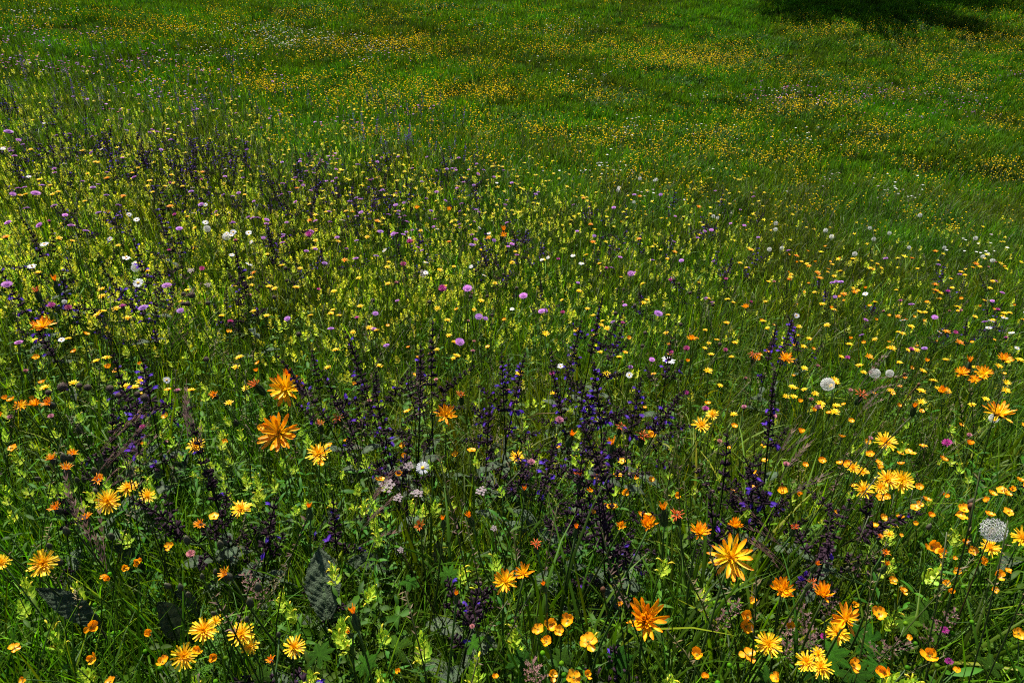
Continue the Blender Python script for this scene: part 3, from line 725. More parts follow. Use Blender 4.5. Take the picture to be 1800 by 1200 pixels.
# ---- meadow sage
def calyx(s_=1.0):
    b = MB(); b.tube([(0, 0, 0), (.004, 0, .0012), (.008, 0, .001), (.0105, 0, -.0008)], [.0008, .0021, .0026, .0022], 'sage_calyx', 5, (.7, .7, .7), (1.6, 1.3, 1.5))
    b.ribbon([(.008, 0, .002), (.0115, 0, .0034), (.0135, 0, .003)], [.004, .003, .0004], (0, 1, 0), 'sage_calyx', (1, 1, 1), (1.7, 1.4, 1.6), fold=.3); return b
CAL = calyx()
def hood():
    b = MB(); b.ribbon(arc(.020, R(50), R(-75), 7), [.002, .0028, .0036, .0044, .0046, .004, .0028, .0008], (0, 1, 0), 'sage_flower', (.7, .7, .8), (1.15, 1.1, 1.1), fold=-1.3)
    b.ribbon(arc(.011, R(-5), R(-75), 4, 0, (.004, 0, .001)), [.002, .004, .0072, .007, .002], (0, 1, 0), 'sage_flower', (1, 1, 1), (1.4, 1.5, 1.2), fold=-.4); return b
HOOD = hood(); HOODM = HOOD.mesh('blossom')
def spike(cal, hoods, pts, n, rg, bloom, sz=1.0):
    """whorls of calyces along a stalk; hoods receives matrices of open blossoms"""
    P = [np.array(p) for p in pts]; K = len(P) - 1
    for w in range(n):
        f = (w / n) ** .85; t = f * K; i = min(K - 1, int(t)); p = P[i] + (P[i + 1] - P[i]) * (t - i); d = nrm(P[i + 1] - P[i])
        s_ = sz * (1.15 - .72 * (w / n) ** 1.4); M0 = Matrix.Translation(p) @ align(Vector(d)); ph = w * .9
        for k in range(5 if w < n * .8 else 4):
            az = ph + k * PI / 3 + rg.uniform(-.25, .25); el = R(12 + 45 * (w / n)) + rg.gauss(0, .2)
            M = M0 @ place_ligule(az, el, .0012, rg.uniform(-.002, .002), s_ * rg.uniform(.85, 1.15)); cal.merge(CAL, M)
            if w < n * .75 and rg.random() < .62 * bloom * (1.0 - .5 * w / n): hoods.append(M @ Matrix.Translation((.007, 0, .001)))
def sage_build(seed, h, bloom, nbr, spikes=.42, droop=0.0, sz=1.0):
    rg = random.Random(seed); st = MB(); ca = MB(); hd = []; lf = []
    az0 = rg.uniform(0, 6.3); main = arc(h, R(90) - rg.uniform(0, .08), R(90) - rg.uniform(0, .12) - droop, 12, az0)
    st.tube(main, [.0024 - .0013 * i / 12 for i in range(13)], 'sage_stem', 4, (.9, 1.2, .9), (1, .8, 1))
    k0 = int(12 * (1 - spikes)); spike(ca, hd, main[k0:], int(h * spikes / .0150), rg, bloom, sz)
    for k in range(nbr):
        i = rg.choice([k0 - 1, k0 - 2, k0 - 3, k0]); az = az0 + k * PI + (k // 2) * PI / 2 + rg.uniform(-.3, .3); L_ = h * rg.uniform(.18, .36)
        up = rg.uniform(.2, 1.0); e1 = R(80) if rg.random() < .35 else R(rg.uniform(-20, 45)); bp_ = arc(L_, R(rg.uniform(25, 50)), e1, 8, az, main[i])
        st.tube(bp_, [.0015 - .0007 * q / 8 for q in range(9)], 'sage_stem', 4)
        spike(ca, hd, bp_[3:], int(L_ * .62 / .0135), rg, bloom * .6, .78)
    for z in (.18, .34):
        for s_ in (0, PI): lf.append((main[max(1, int(12 * z))], az0 + s_ + z * 9, rg.uniform(.045, .085) * (1.3 - z)))
    return st, ca, hd, lf
def wr_leaf(L_, W, az, e0, e1, seed, m='sage_leaf', nu=11, nv=20):
    """wrinkled ovate leaf: ridged blade between recessed veins, scalloped edge"""
    rg = random.Random(seed); b = MB(); pts = arc(L_, e0, e1, nv, az); sd = np.array(sidev(az)); vs = []; fs = []; cs = []
    for i in range(nv + 1):
        t = i / nv; w = W / 2 * (.30 + .70 * math.sin(PI * min(1, t / .62) / 2)) if t < .45 else W / 2 * (.30 + .70 * math.sin(PI * min(1, .45 / .62) / 2)) * max(.02, math.cos(PI / 2 * (t - .45) / .55)) ** .75
        w *= 1 + .05 * math.sin(i * 2.6 + seed) + (.035 if i % 2 else -.035); tg = nrm(pts[min(i + 1, nv)] - pts[max(i - 1, 0)]); nn = np.cross(tg, sd)
        if nn[2] < 0: nn = -nn
        for j in range(nu):
            s_ = (j / (nu - 1) - .5) * 2
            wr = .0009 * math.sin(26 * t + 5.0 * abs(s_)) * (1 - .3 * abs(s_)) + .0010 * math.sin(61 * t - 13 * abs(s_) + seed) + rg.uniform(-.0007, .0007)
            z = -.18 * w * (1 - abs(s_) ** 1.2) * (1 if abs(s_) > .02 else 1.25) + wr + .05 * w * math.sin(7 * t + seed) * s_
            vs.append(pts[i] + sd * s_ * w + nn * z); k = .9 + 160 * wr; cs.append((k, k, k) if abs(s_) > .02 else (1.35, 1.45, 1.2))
    for i in range(nv):
        for j in range(nu - 1): fs.append((i * nu + j, i * nu + j + 1, (i + 1) * nu + j + 1, (i + 1) * nu + j))
    b.add(vs, fs, cs, m); return b
LEAF_S = [wr_leaf(1, .42, 0, R(30), R(-30), i, nu=7, nv=12).mesh('leaf') for i in range(1)]
def small_sage_leaf(L_, seed): return wr_leaf(L_, L_ * .42, 0, R(35), R(-35), seed, nu=7, nv=10).mesh('leaf')
SLEAF = [small_sage_leaf(.07, i) for i in range(3)]
def sage(px, py, label, h=.46, bloom=.3, nbr=3, droop=0.0, spikes=.42, sep=True, seed=None):
    rg = nrg(); top, base, dep = stand(px, py, h, rg, .05)
    t = root('meadow_sage', base, trim(label), 'sage', 'dark purple meadow sage')
    v = top - base; st, ca, hd, lf = sage_build(seed or rg.randrange(99999), h, bloom, nbr + (2 if nbr > 2 else 1), spikes * rg.uniform(.62, .86), droop + rg.uniform(0, .15))
    M = Matrix.Rotation(rg.gauss(0, .07), 4, 'X') @ Matrix.Rotation(rg.gauss(0, .07), 4, 'Y')
    part('stem', st.mesh('stem'), t, M); part('calyx_whorls', ca.mesh('calyx_whorls'), t, M)['kind'] = 'stuff'
    if len(hd) > 26: hd = rg.sample(hd, 26)
    for q in hd: part('blossom', HOODM, t, M @ q)
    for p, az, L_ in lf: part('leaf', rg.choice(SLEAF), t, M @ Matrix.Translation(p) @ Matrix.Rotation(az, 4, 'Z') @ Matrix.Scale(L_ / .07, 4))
def sage_single(seed, bloom):
    rg = random.Random(seed); st, ca, hd, lf = sage_build(seed, .40, bloom, rg.choice((1, 2, 3, 4)), .32, rg.choice((0, 0, .3, .6)), .85); st.merge(ca, Matrix.Identity(4))
    for q in hd: st.merge(HOOD, q)
    return st
SAGE1 = [sage_single(500 + i, (.12, .3, .4, .1, .25, .2, .35)[i]).mesh('meadow_sage') for i in range(7)]
def sage_cheap(seed):
    rg = random.Random(seed); b = MB(); h = .34; b.tube(arc(h, R(90), R(86), 3), [.002, .0018, .0015, .001], 'sage_stem', 3)
    for w in range(12):
        z = h - .16 + .0135 * w
        for k in range(4):
            az = w + k * 1.57; c = jc(rg, .8, 1.3); ovate(b, (h * .03, 0, z), az, R(25), R(5), .013 * (1.3 - w / 16), .008, 'sage_flower' if rg.random() < .3 and w < 10 else 'sage_calyx', c, c, 2)
    return b
SAGE_CHEAP = [sage_cheap(520 + i).mesh('meadow_sage') for i in range(3)]

# ---- scabious, knapweed, clover, daisy, clock, seed ball, umbel
def scab_head(seed, m='scabious'):
    rg = random.Random(seed); b = MB(); b.blob((0, 0, -.06), .24, 'involucre', 8, 5, (1, 1, .6))
    for i in range(52):
        q = math.sqrt(i / 52); a = i * 2.4; p = np.array((.40 * q * math.cos(a), .40 * q * math.sin(a), .16 * (1 - q * q)))
        big = q > .72; c = jc(rg, .75, 1.2)
        for k in range(4 if not big else 5):
            az = a + (k - 1.5) * .75 if big else a + k * 1.57
            ovate(b, p, az, R(35 if not big else 12), R(10), .17 if big else .11, .085, m, c, c, 2, pk=.65, tip=.4)
    return b
def tuft_head(seed, m, n=60, L_=.42):
    rg = random.Random(seed); b = MB(); b.blob((0, 0, -.18), .24, 'dark_bud', 8, 6, (1, 1, 1.1))
    for i in range(n):
        q = math.sqrt(i / n); a = i * 2.4; el = R(90 - 78 * q); c = jc(rg, .7, 1.25)
        b.ribbon(arc(L_ * rg.uniform(.85, 1.1), el, el - .3, 3, a, (.08 * q * math.cos(a), .08 * q * math.sin(a), -.02)), [.03, .05, .05, .02], sidev(a + rg.uniform(-.5, .5)), m, (.7, .7, .7), c, thin=True)
    return b
def daisy_head(seed, n=21):
    rg = random.Random(seed); b = MB(); b.blob((0, 0, .02), .15, 'daisy_eye', 10, 5, (1, 1, .55), WH, .06, rg)
    for k in range(n):
        if rg.random() < .05: continue
        b.merge(ligule(.40 * rg.uniform(.88, 1.06), .105, rg.uniform(-.35, .2), 'white_petal', (.9, .9, .9), WH, segs=4, cup=-.2, seed=k, tipw=.8), place_ligule(k * 2 * PI / n + rg.uniform(-.06, .06), rg.gauss(.08, .1), .11, 0))
    b.tube([(0, 0, -.14), (0, 0, -.07), (0, 0, -.01)], [.03, .12, .13], 'involucre', 8); return b
def clock_head(seed, n=130, cut=-2.0):
    rg = random.Random(seed); b = MB(); b.blob((0, 0, 0), .07, 'dark_bud', 7, 5, (1, 1, .8), (4, 3.6, 3))
    for i in range(n):
        z = 1 - 2 * (i + .5) / n; q = math.sqrt(1 - z * z); a = i * 2.39996
        d = np.array((q * math.cos(a), q * math.sin(a), z))
        if d[2] < -.82 or d.dot((-.70, -.45, -.25)) > -cut: continue
        Ln = .39 * rg.uniform(.94, 1.05); e = d * Ln; s1 = nrm(np.cross(d, (.3, .5, .8))); s2 = np.cross(d, s1)
        b.ribbon([d * .07, e], [.006, .005], s1, 'fluff', (.6, .55, .5), (.9, .9, .9), thin=True)
        for k in range(7):
            th = k * .8976 + rg.random(); o = (s1 * math.cos(th) + s2 * math.sin(th)) * .105 + d * .055
            b.ribbon([e, e + o], [.017, .006], d if k % 2 else s1, 'fluff', thin=True)
    return b
def seedball(seed):
    rg = random.Random(seed); b = MB(); b.blob((0, 0, 0), .40, 'seed_ball', 10, 8, (1, 1, .92), WH, .05, rg)
    for i in range(110):
        z = 1 - 2 * (i + .5) / 110; q = math.sqrt(1 - z * z); a = i * 2.39996; d = np.array((q * math.cos(a), q * math.sin(a), z)); s1 = nrm(np.cross(d, (.3, .5, .8))); s2 = np.cross(d, s1)
        p = d * .38; c = jc(rg, .6, 1.8); b.add([p + s1 * .045, p - s1 * .022 + s2 * .04, p - s1 * .022 - s2 * .04, d * .53], [(0, 1, 3), (1, 2, 3), (2, 0, 3)], c, 'seed_ball')
    return b
def umbel_mesh(seed):
    rg = random.Random(seed); ry = MB(); fl = MB()
    for i in range(11):
        q = math.sqrt((i + .3) / 11); a = i * 2.4; e = np.array((.42 * q * math.cos(a), .42 * q * math.sin(a), .5 - .10 * q + rg.uniform(-.04, .04)))
        ry.tube([(0, 0, 0), e * .6 + (0, 0, .06), e], [.014, .010, .008], 'stem_red', 4)
        for k in range(13):
            qq = .105 * math.sqrt(k / 13); aa = k * 2.4; p = e + (qq * math.cos(aa), qq * math.sin(aa), .05 + rg.uniform(0, .02)); c = jc(rg, .8, 1.15)
            for z in range(5): ovate(fl, p, z * 1.2566 + k, R(15), R(5), .030, .026, 'umbel', c, c, 2, pk=.7, tip=.5)
    return ry.mesh('rays'), fl.mesh('florets')
SCAB = [scab_head(i) for i in range(3)]; KNAP = [tuft_head(i, 'knapweed') for i in range(2)]; CLOV = [tuft_head(9 + i, 'clover', 70, .34) for i in range(2)]
DAISY = [daisy_head(i) for i in range(3)]; CLOCK = [clock_head(i) for i in range(2)]; BALL = [seedball(i) for i in range(2)]; UMB = [umbel_mesh(i) for i in range(2)]
HEADS = {'scabious': [b.mesh('flower_head') for b in SCAB], 'knapweed': [b.mesh('flower_head') for b in KNAP], 'clover': [b.mesh('flower_head') for b in CLOV],
         'daisy': [b.mesh('flower_head') for b in DAISY], 'clock': [b.mesh('seed_head') for b in CLOCK], 'ball': [b.mesh('seed_head') for b in BALL]}
NAMES = {'scabious': ('scabious', 'scabious', 'flower_head', 'lilac scabious heads'), 'knapweed': ('knapweed', 'knapweed', 'flower_head', 'magenta knapweeds'), 'clover': ('clover', 'clover', 'flower_head', 'dusky pink clover heads'),
         'daisy': ('oxeye_daisy', 'daisy', 'flower_head', 'white oxeye daisies'), 'clock': ('dandelion_clock', 'dandelion clock', 'seed_head', 'white dandelion clocks'), 'ball': ('seed_ball', 'seed head', 'seed_head', 'dark round seed heads')}
def simple(kind, px, py, dia, label, h=.34, face=.35, mesh=None, stemmat='stem', spin=None):
    rg = nrg(); top, base, dep = stand(px, py, h, rg); s = dia * dep / F * ({'scabious': .86, 'daisy': .88}.get(kind, 1.0)); nm, cat, pn, grp = NAMES[kind]
    t = root(nm, base, trim(label), cat, grp); v = top - base; n = facing(top, face, rg, .12)
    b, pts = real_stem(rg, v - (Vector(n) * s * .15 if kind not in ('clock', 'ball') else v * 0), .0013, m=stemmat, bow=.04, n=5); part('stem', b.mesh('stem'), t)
    part(pn, mesh or rg.choice(HEADS[kind]), t, Matrix.Translation(v) @ align(n, rg.uniform(0, 6.3) if spin is None else spin) @ Matrix.Scale(s, 4))
    return t
def umbel(px, py, dia, label, h=.3):
    rg = nrg(); top, base, dep = stand(px, py, h, rg); s = dia * dep / F * 1.1
    t = root('caraway', base, trim(label), 'caraway', 'pinkish white umbels'); v = top - base; n = facing(top, .35, rg, .1)
    b, pts = real_stem(rg, v - n * s * .5, .0014, m='stem_red', bow=.04, n=5); part('stem', b.mesh('stem'), t)
    ry, fl = rg.choice(UMB); H = Matrix.Translation(v - n * s * .5) @ align(n, rg.uniform(0, 6.3)) @ Matrix.Scale(s, 4); o = part('rays', ry, t, H); part('florets', fl, o)

# ---- broad leaves, dry stalks, dead sage, grass heads
def frame(P0, P1, up):
    x = (P1 - P0).normalized(); y = up.cross(x).normalized(); z = x.cross(y)
    M = Matrix((x, y, z)).transposed().to_4x4(); M.translation = P0; return M
def sage_leaf(p0, p1, wpx, label, h0=.15, h1=.25, flip=0.0):
    rg = nrg(); A, t0 = unproj(*p0, h0); B, t1 = unproj(*p1, h1); A = Vector(A[0]); B = Vector(B[0]); L_ = (B - A).length; W = wpx * (t0[0] + t1[0]) / 2 / F
    base = Vector((A.x, A.y, gz(A.x, A.y))); t = root('sage_leaf', base, trim(label), 'leaf', 'dark wrinkled sage leaves')
    toc = (Vector((0, 0, CZ)) - (A + B) / 2).normalized(); up = (toc * .55 + Vector((0, 0, 1)) * .6 + Vector((rg.gauss(0, .12) + flip, rg.gauss(0, .1), 0)))
    M = Matrix.Translation(-base) @ frame(A, B, up)
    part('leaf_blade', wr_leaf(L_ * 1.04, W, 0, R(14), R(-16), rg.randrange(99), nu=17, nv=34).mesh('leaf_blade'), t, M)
    b = MB(); b.tube([(0, 0, -.01), (A - base) * .6 + Vector((.004, 0, 0)), A - base], [.0022, .0020, .0016], 'sage_stem', 6); part('leaf_stalk', b.mesh('leaf_stalk'), t)
def palm_leaf(seed, lobes=5, depth=.45, m='leaf', teeth=5):
    """palmate lobed leaf of radius 1 with recessed main veins"""
    rg = random.Random(seed); b = MB(); n = lobes * teeth * 2; span = R(330); vs = [(0, 0, 0)]; cs = [(1.3, 1.4, 1.1)]; fs = []
    rings = (.3, .6, .85, 1.0)
    for q, rr in enumerate(rings):
        for i in range(n + 1):
            t = i / n; a = -span / 2 + span * t; lb = t * lobes; f = abs((lb % 1) - .5) * 2
            rad = (1 - depth * f ** 1.6 * (rr ** .5)) * (1 - .22 * abs(t - .5)); 
            if q == 3: rad *= 1 + (.07 if i % 2 else -.05)
            r = rr * rad; z = .10 * rr * rr * math.sin(a * 2 + seed) - .16 * rr * rr + .07 * rr * f - .02
            vs.append((r * math.cos(a), r * math.sin(a), z)); k = .85 + .3 * f * rr + rg.uniform(-.08, .08); cs.append((k, k, k) if f > .12 else (1.35, 1.4, 1.15))
    for i in range(n): fs.append((0, 1 + i, 2 + i))
    for q in range(3):
        for i in range(n):
            o = 1 + q * (n + 1) + i; fs.append((o, o + n + 1, o + n + 2, o + 1))
    b.add(vs, fs, cs, m); return b
PALM = [palm_leaf(i, 5, .62, teeth=4).mesh('leaf_blade') for i in range(2)] + [palm_leaf(5 + i, 7, .45, teeth=3).mesh('leaf_blade') for i in range(2)]
def palmate(px, py, dia, label, kind=0, h=.17, face=.5):
    rg = nrg(); top, base, dep = stand(px, py, h, rg, .3); s = dia * dep / F / 2 * .95; v = top - base
    t = root('cranesbill', base, trim(label), 'cranesbill', 'broad lobed cranesbill leaves'); n = facing(top, face, rg, .25)
    b, pts = real_stem(rg, v, .0012, bow=.12, n=5); part('leaf_stalk', b.mesh('leaf_stalk'), t)
    part('leaf_blade', PALM[kind], t, Matrix.Translation(v) @ align(n, rg.uniform(0, 6.3)) @ Matrix.Scale(s, 4))
def broad_leaf(p0, p1, wpx, label, h0=.04, h1=.12):
    rg = nrg(); A, t0 = unproj(*p0, h0); B, t1 = unproj(*p1, h1); A = Vector(A[0]); B = Vector(B[0]); L_ = (B - A).length; W = wpx * (t0[0] + t1[0]) / 2 / F
    base = Vector((A.x, A.y, gz(A.x, A.y))); t = root('dock_leaf', base, trim(label), 'leaf', 'smooth green broad leaves')
    up = ((Vector((0, 0, CZ)) - A).normalized() * .4 + Vector((0, 0, 1)) * .7 + Vector((rg.gauss(0, .2), rg.gauss(0, .2), 0)))
    b = MB(); ovate(b, (0, 0, 0), 0, R(18), R(-25), L_ * 1.05, W, 'leaf', (.9, .9, .9), (1.2, 1.2, 1.1), 9, .3, .42)
    part('leaf_blade', b.mesh('leaf_blade'), t, Matrix.Translation(-base) @ frame(A, B, up))
    s_ = MB(); s_.tube([(0, 0, -.01), (A - base) * .6, A - base], [.0016, .0014, .0012], 'stem', 5); part('leaf_stalk', s_.mesh('leaf_stalk'), t)
def brome(px, py, label, h=.40, n=9, spread=.9, ln=.07, tilt=(0, 0)):
    rg = nrg(); top, base, dep = stand(px, py, h, rg, .1); v = top - base; t = root('brome_grass', base, trim(label), 'grass head', 'brown nodding grass heads')
    b, pts = real_stem(rg, v, .0012, bow=.06, n=5); part('stem', b.mesh('stem'), t); az0 = rg.uniform(0, 6.3) if tilt == (0, 0) else math.atan2(tilt[1], tilt[0])
    for k in range(n):
        az = az0 + rg.gauss(0, spread * .5); s_ = MB(); L_ = ln * rg.uniform(.7, 1.3); p = arc(L_, R(rg.uniform(30, 75)), R(rg.uniform(-5, 45)), 8, az); s_.tube(p[:5], [.0004] * 5, 'panicle', 3)
        for q in range(9):
            i = 3 + q * 5 // 9; c = jc(rg, .7, 1.6)
            for sd in (-.35, .35): ovate(s_, p[i], az + sd, R(40) + (p[i + 1][2] - p[i][2]) * 8, R(25), .013, .0028, 'panicle', c, c, 2)
            s_.ribbon([p[i + 1], p[i + 1] + np.array((math.cos(az), math.sin(az), .5)) * .016], [.0005, .0002], sidev(az), 'panicle', (1.5, 1.3, 1.2), (1.8, 1.6, 1.4), thin=True)
        part('spikelet', s_.mesh('spikelet'), t, Matrix.Translation(Vector(pts[-1 - (k % 3)])))
def fluffy_grass(px, py, label, h=.22):
    rg = nrg(); top, base, dep = stand(px, py, h, rg, .15); v = top - base; t = root('meadow_grass_head', base, trim(label), 'grass head', 'pinkish feathery grass heads')
    b, pts = real_stem(rg, v, .0009, bow=.08, n=4); part('stem', b.mesh('stem'), t); p_ = MB()
    for k in range(26):
        f = k / 26; i = min(7, 5 + int(f * 3)); P = Vector(pts[i]).lerp(Vector(pts[i + 1]), (f * 3) % 1); az = k * 2.4; L_ = .019 * (1.1 - .7 * f); q = arc(L_, R(45), R(15), 3, az, P); p_.tube(q, [.0004] * 4, 'panicle', 3)
        for z in (1, 2, 3):
            for s_ in (-.5, .5): c = jc(rg, .9, 1.9); ovate(p_, q[z], az + s_, R(40), R(20), .0042, .0015, 'panicle', (c[0] * 1.2, c[1], c[2] * 1.3), c, 2)
    part('panicle', p_.mesh('panicle'), t)
def dry_stalk(P, label, r=.0016, h=(.05, .3)):
    rg = nrg(); n = len(P); hs = [h[0] + (h[1] - h[0]) * i / (n - 1) for i in range(n)]
    Q = [Vector(unproj(x, y, hs[i])[0][0]) for i, (x, y) in enumerate(P)]; base = Vector((Q[0].x, Q[0].y, gz(Q[0].x, Q[0].y))); t = root('dry_stalk', base, trim(label), 'dry stalk')
    b = MB(); b.tube([(0, 0, -.01)] + [q - base for q in Q], [r] * (n + 1), 'straw', 6, (.9, .75, .7), (1.3, 1.1, 1.1)); part('stalk', b.mesh('stalk'), t)
    b = MB(); b.blob(Q[-1] - base, r * 2.4, 'straw', 7, 5, (1, 1, 1.4), (.8, .5, .4)); part('stalk_tip', b.mesh('stalk_tip'), t)

# ------------------------------------------------------------------ the flowers one can point at
for a in [(1285, 980, 80, 0, .75, 'widest open orange goatsbeard, face up with yellow heart, above the loose grass'),
          (1135, 1090, 84, .5, .45, 'ruffled double orange goatsbeard with curled petals near the bottom edge', .30, True),
          (490, 760, 72, .12, .75, 'large starry orange goatsbeard below the dry rust-coloured bud, single and wide open'),
          (502, 684, 62, .2, .7, 'wide orange goatsbeard crossed by the stalk of a dry rusty bud'),
          (1138, 925, 48, .75, .3, 'orange goatsbeard opened like a cup, beside the dark sage spikes', .34),
          (1229, 937, 42, .55, .15, 'tilted orange goatsbeard between the cup-shaped one and the half-split one'),
          (1292, 926, 38, .85, .25, 'half-closed split orange goatsbeard right behind the widest open one'),
          (920, 1008, 40, .4, .35, 'upper of two narrow-petalled orange goatsbeards beside the pale rattle', .3, False, .25),
          (888, 1022, 44, .2, .5, 'lower of two narrow-petalled orange goatsbeards beside the pale rattle', .29, False, .2),
          (1375, 1038, 50, .45, .35, 'orange goatsbeard leaning away, above the starry yellow hawkbit', .3),
          (1447, 1046, 48, .6, .3, 'orange goatsbeard with combed drooping petals, next to the loose-petalled one', .3),
          (1487, 1088, 58, .25, .5, 'loose-petalled orange goatsbeard with a green bud before it', .28, False, .3),
          (783, 730, 42, .3, .5, 'ragged orange goatsbeard standing alone beside the broad sage clump'),
          (76, 575, 44, .25, .05, 'flat orange goatsbeard seen from the side, below the sage at the meadow edge', .4),
          (1381, 632, 32, .45, .3, 'orange goatsbeard with combed petals beside the lone sage spike', .36),
          (1690, 656, 27, .3, .2, 'left one of the three orange goatsbeards crowded by the meadow edge', .34),
          (1728, 657, 32, .3, .45, 'widest of the three orange goatsbeards crowded by the meadow edge', .35),
          (1713, 668, 22, .3, .4, 'lowest and smallest of the three crowded orange goatsbeards', .33),
          (1655, 690, 26, .7, .1, 'small orange goatsbeard like a shallow bowl, before the crowded three', .33),
          (1755, 728, 52, .2, .05, 'long flat yellow-orange goatsbeard lying over a small white clock', .34),
          (1765, 632, 28, .4, .2, 'orange goatsbeard behind the crowded three, by the picture edge', .35),
          (885, 415, 16, .4, .3, 'distant orange goatsbeard beside a dark sage spike', .38), (790, 368, 11, .3, .4, 'distant round orange goatsbeard among lilac scabious', .36),
          (733, 366, 12, .3, .2, 'distant flat orange goatsbeard left of the round one', .36),
          (1215, 597, 20, .5, .1, 'small orange goatsbeard side-on in the open middle grass', .36), (1310, 540, 15, .4, .15, 'small orange goatsbeard far behind the white side-on daisy', .36),
          (63, 711, 24, .5, .3, 'middle head of the orange trio by the seed balls', .34), (36, 713, 24, .2, .5, 'yellow-orange head at the edge of the orange trio by the seed balls', .33),
          (1330, 630, 16, .3, .3, 'small orange goatsbeard beside a dark bud, left of the combed one', .34), (1092, 925, 24, .6, .4, 'scrappy orange goatsbeard with few petals beside the cup-shaped one', .33, False, .45)]:
    goatsbeard(*a[:5], a[5], *(a[6:]))
for px, py, ln, lb in [(505, 655, 24, 'dry rust-coloured goatsbeard bud over the wide orange flower'), (446, 672, 22, 'reddish shrivelled goatsbeard head left of the wide orange flower'), (1075, 776, 26, 'half-open bright orange goatsbeard bud before the violet sage'),
        (1092, 748, 10, 'tall plain green goatsbeard bud before the most violet sage'), (1006, 762, 20, 'pinkish dry goatsbeard head on a tall stalk before the sage'), (1130, 763, 20, 'rusty star-shaped goatsbeard head beside the green bud'),
        (1018, 830, 20, 'dark orange goatsbeard head with splayed withered petals'), (922, 858, 16, 'narrow orange-tipped goatsbeard bud beside dark sage'), (1013, 925, 8, 'green goatsbeard bud with brown tip under the withered orange head'),
        (543, 888, 18, 'rusty goatsbeard bud above the big upright sage leaf'), (620, 1072, 26, 'bright rust-red goatsbeard head with thread-like petals'), (737, 922, 22, 'brown-orange withered goatsbeard head behind the drooping sage leaf'),
        (824, 905, 20, 'slim rusty goatsbeard head on a red stalk'), (802, 1042, 16, 'tiny orange goatsbeard bud beside the purple sage'), (612, 1110, 10, 'fat green goatsbeard bud with brown tip among pale rattle'),
        (943, 953, 14, 'narrow flame-shaped orange goatsbeard bud'), (778, 910, 8, 'green goatsbeard bud beside the brown-orange withered head'), (955, 1025, 8, 'small dark goatsbeard bud beside the narrow-petalled pair'),
        (1166, 890, 26, 'brownish orange wilted goatsbeard behind the cup-shaped one'), (1190, 902, 20, 'pale wilted goatsbeard right of the brownish one'), (95, 489, 18, 'orange goatsbeard bud far among pale rattle'), (62, 508, 16, 'rusty goatsbeard bud left of the far orange one'),
        (563, 742, 10, 'slim green bud beside the large starry goatsbeard'), (593, 733, 10, 'slim brown bud right of the large starry goatsbeard'), (1397, 925, 14, 'orange-tipped bud on a long stalk left of the dead sage'), (1325, 620, 14, 'dark bud behind the small orange goatsbeard'),
        (1517, 690, 18, 'upright dark orange bud right of the round clock'), (1608, 712, 16, 'rusty bud among the buttercups by the right side'), (1705, 632, 18, 'dark orange drooping bud behind the crowded three'), (1560, 990, 12, 'small orange bud among buttercup stems'), (1437, 990, 13, 'small orange bud above the combed goatsbeard'), (1430, 1022, 12, 'red-orange bud touching the combed goatsbeard'),
        (885, 402, 10, 'dark orange distant bud over the far orange pair'), (810, 692, 12, 'slim rusty bud behind the ragged goatsbeard')]:
    closed_head(px, py, ln, lb)
for a in [(75, 990, 48, .8, 'wide yellow hawkbit between two buds near the meadow edge'), (189, 881, 44, .65, 'yellow hawkbit facing forward below the fading orange heads'), (225, 857, 36, .2, 'deep yellow hawkbit tilted up, behind the forward-facing one'),
          (259, 871, 30, .5, 'small loose yellow hawkbit beside the pale rattle', .27), (424, 894, 38, .25, 'yellow hawkbit half hidden by a dark sage branch', .27), (323, 1153, 46, .85, 'starry yellow hawkbit in front of the deep yellow one, at the bottom edge', .24),
          (358, 1107, 48, .7, 'deep yellow hawkbit behind the starry one, with an orange neighbour', .25), (379, 1091, 24, .4, 'small orange-yellow hawkbit touching the deep yellow one', .25),
          (424, 1114, 46, .5, 'yellow hawkbit with dark purple sage whorls lying over it', .25), (440, 1136, 32, .5, 'yellow hawkbit under the sage whorls, lower of the two', .23), (517, 1137, 42, .45, 'orange-yellow hawkbit behind the dark purple whorls', .24),
          (344, 783, 34, .25, 'yellow hawkbit seen half from the side above arching black sage', .32), (560, 797, 44, .4, 'yellow hawkbit just right of the large starry orange goatsbeard', .3), (1233, 747, 34, .5, 'round yellow hawkbit under a magenta knapweed', .32), (1252, 728, 24, .3, 'smaller yellow hawkbit right behind the round one', .32),
          (908, 803, 26, .25, 'small yellow hawkbit alone beside the pale rattle and black sage', .3), (1585, 845, 42, .7, 'frontmost round head of the dense yellow hawkbit cluster', .32), (1560, 842, 40, .5, 'ragged head of the dense yellow hawkbit cluster', .32), (1548, 856, 26, .4, 'small low head of the dense yellow hawkbit cluster', .31),
          (1518, 860, 34, .35, 'orange-yellow hawkbit with few long petals left of the dense cluster', .31), (1499, 822, 26, .2, 'yellow hawkbit under arching black sage, upper one', .32), (1516, 829, 22, .4, 'yellow hawkbit under arching black sage, lower one', .31), (1556, 777, 40, .2, 'broad flat yellow hawkbit behind the arching black sage', .34),
          (1351, 1132, 46, .6, 'yellow hawkbit beside two buttercups, thin-petalled and alone', .24), (1418, 1163, 40, .75, 'left star of the yellow hawkbit trio by the big leaves', .23), (1443, 1172, 44, .75, 'right star of the yellow hawkbit trio by the big leaves', .22), (1438, 1148, 26, .3, 'orange upright head of the yellow hawkbit trio by the big leaves', .25),
          (1472, 1112, 40, .6, 'yellow hawkbit hidden under the loose-petalled goatsbeard', .23), (1797, 945, 42, .4, 'yellow hawkbit cut by the right picture edge', .30), (1740, 962, 34, .4, 'yellow hawkbit among buttercups before the half-bare clock', .28), (2, 988, 30, .5, 'yellow hawkbit cut by the left picture edge', .28),
          (1563, 938, 18, .3, 'small yellow hawkbit behind a dark bud among rattle', .29)]:
    hawkbit(*a[:4], a[4], *(a[5:]))
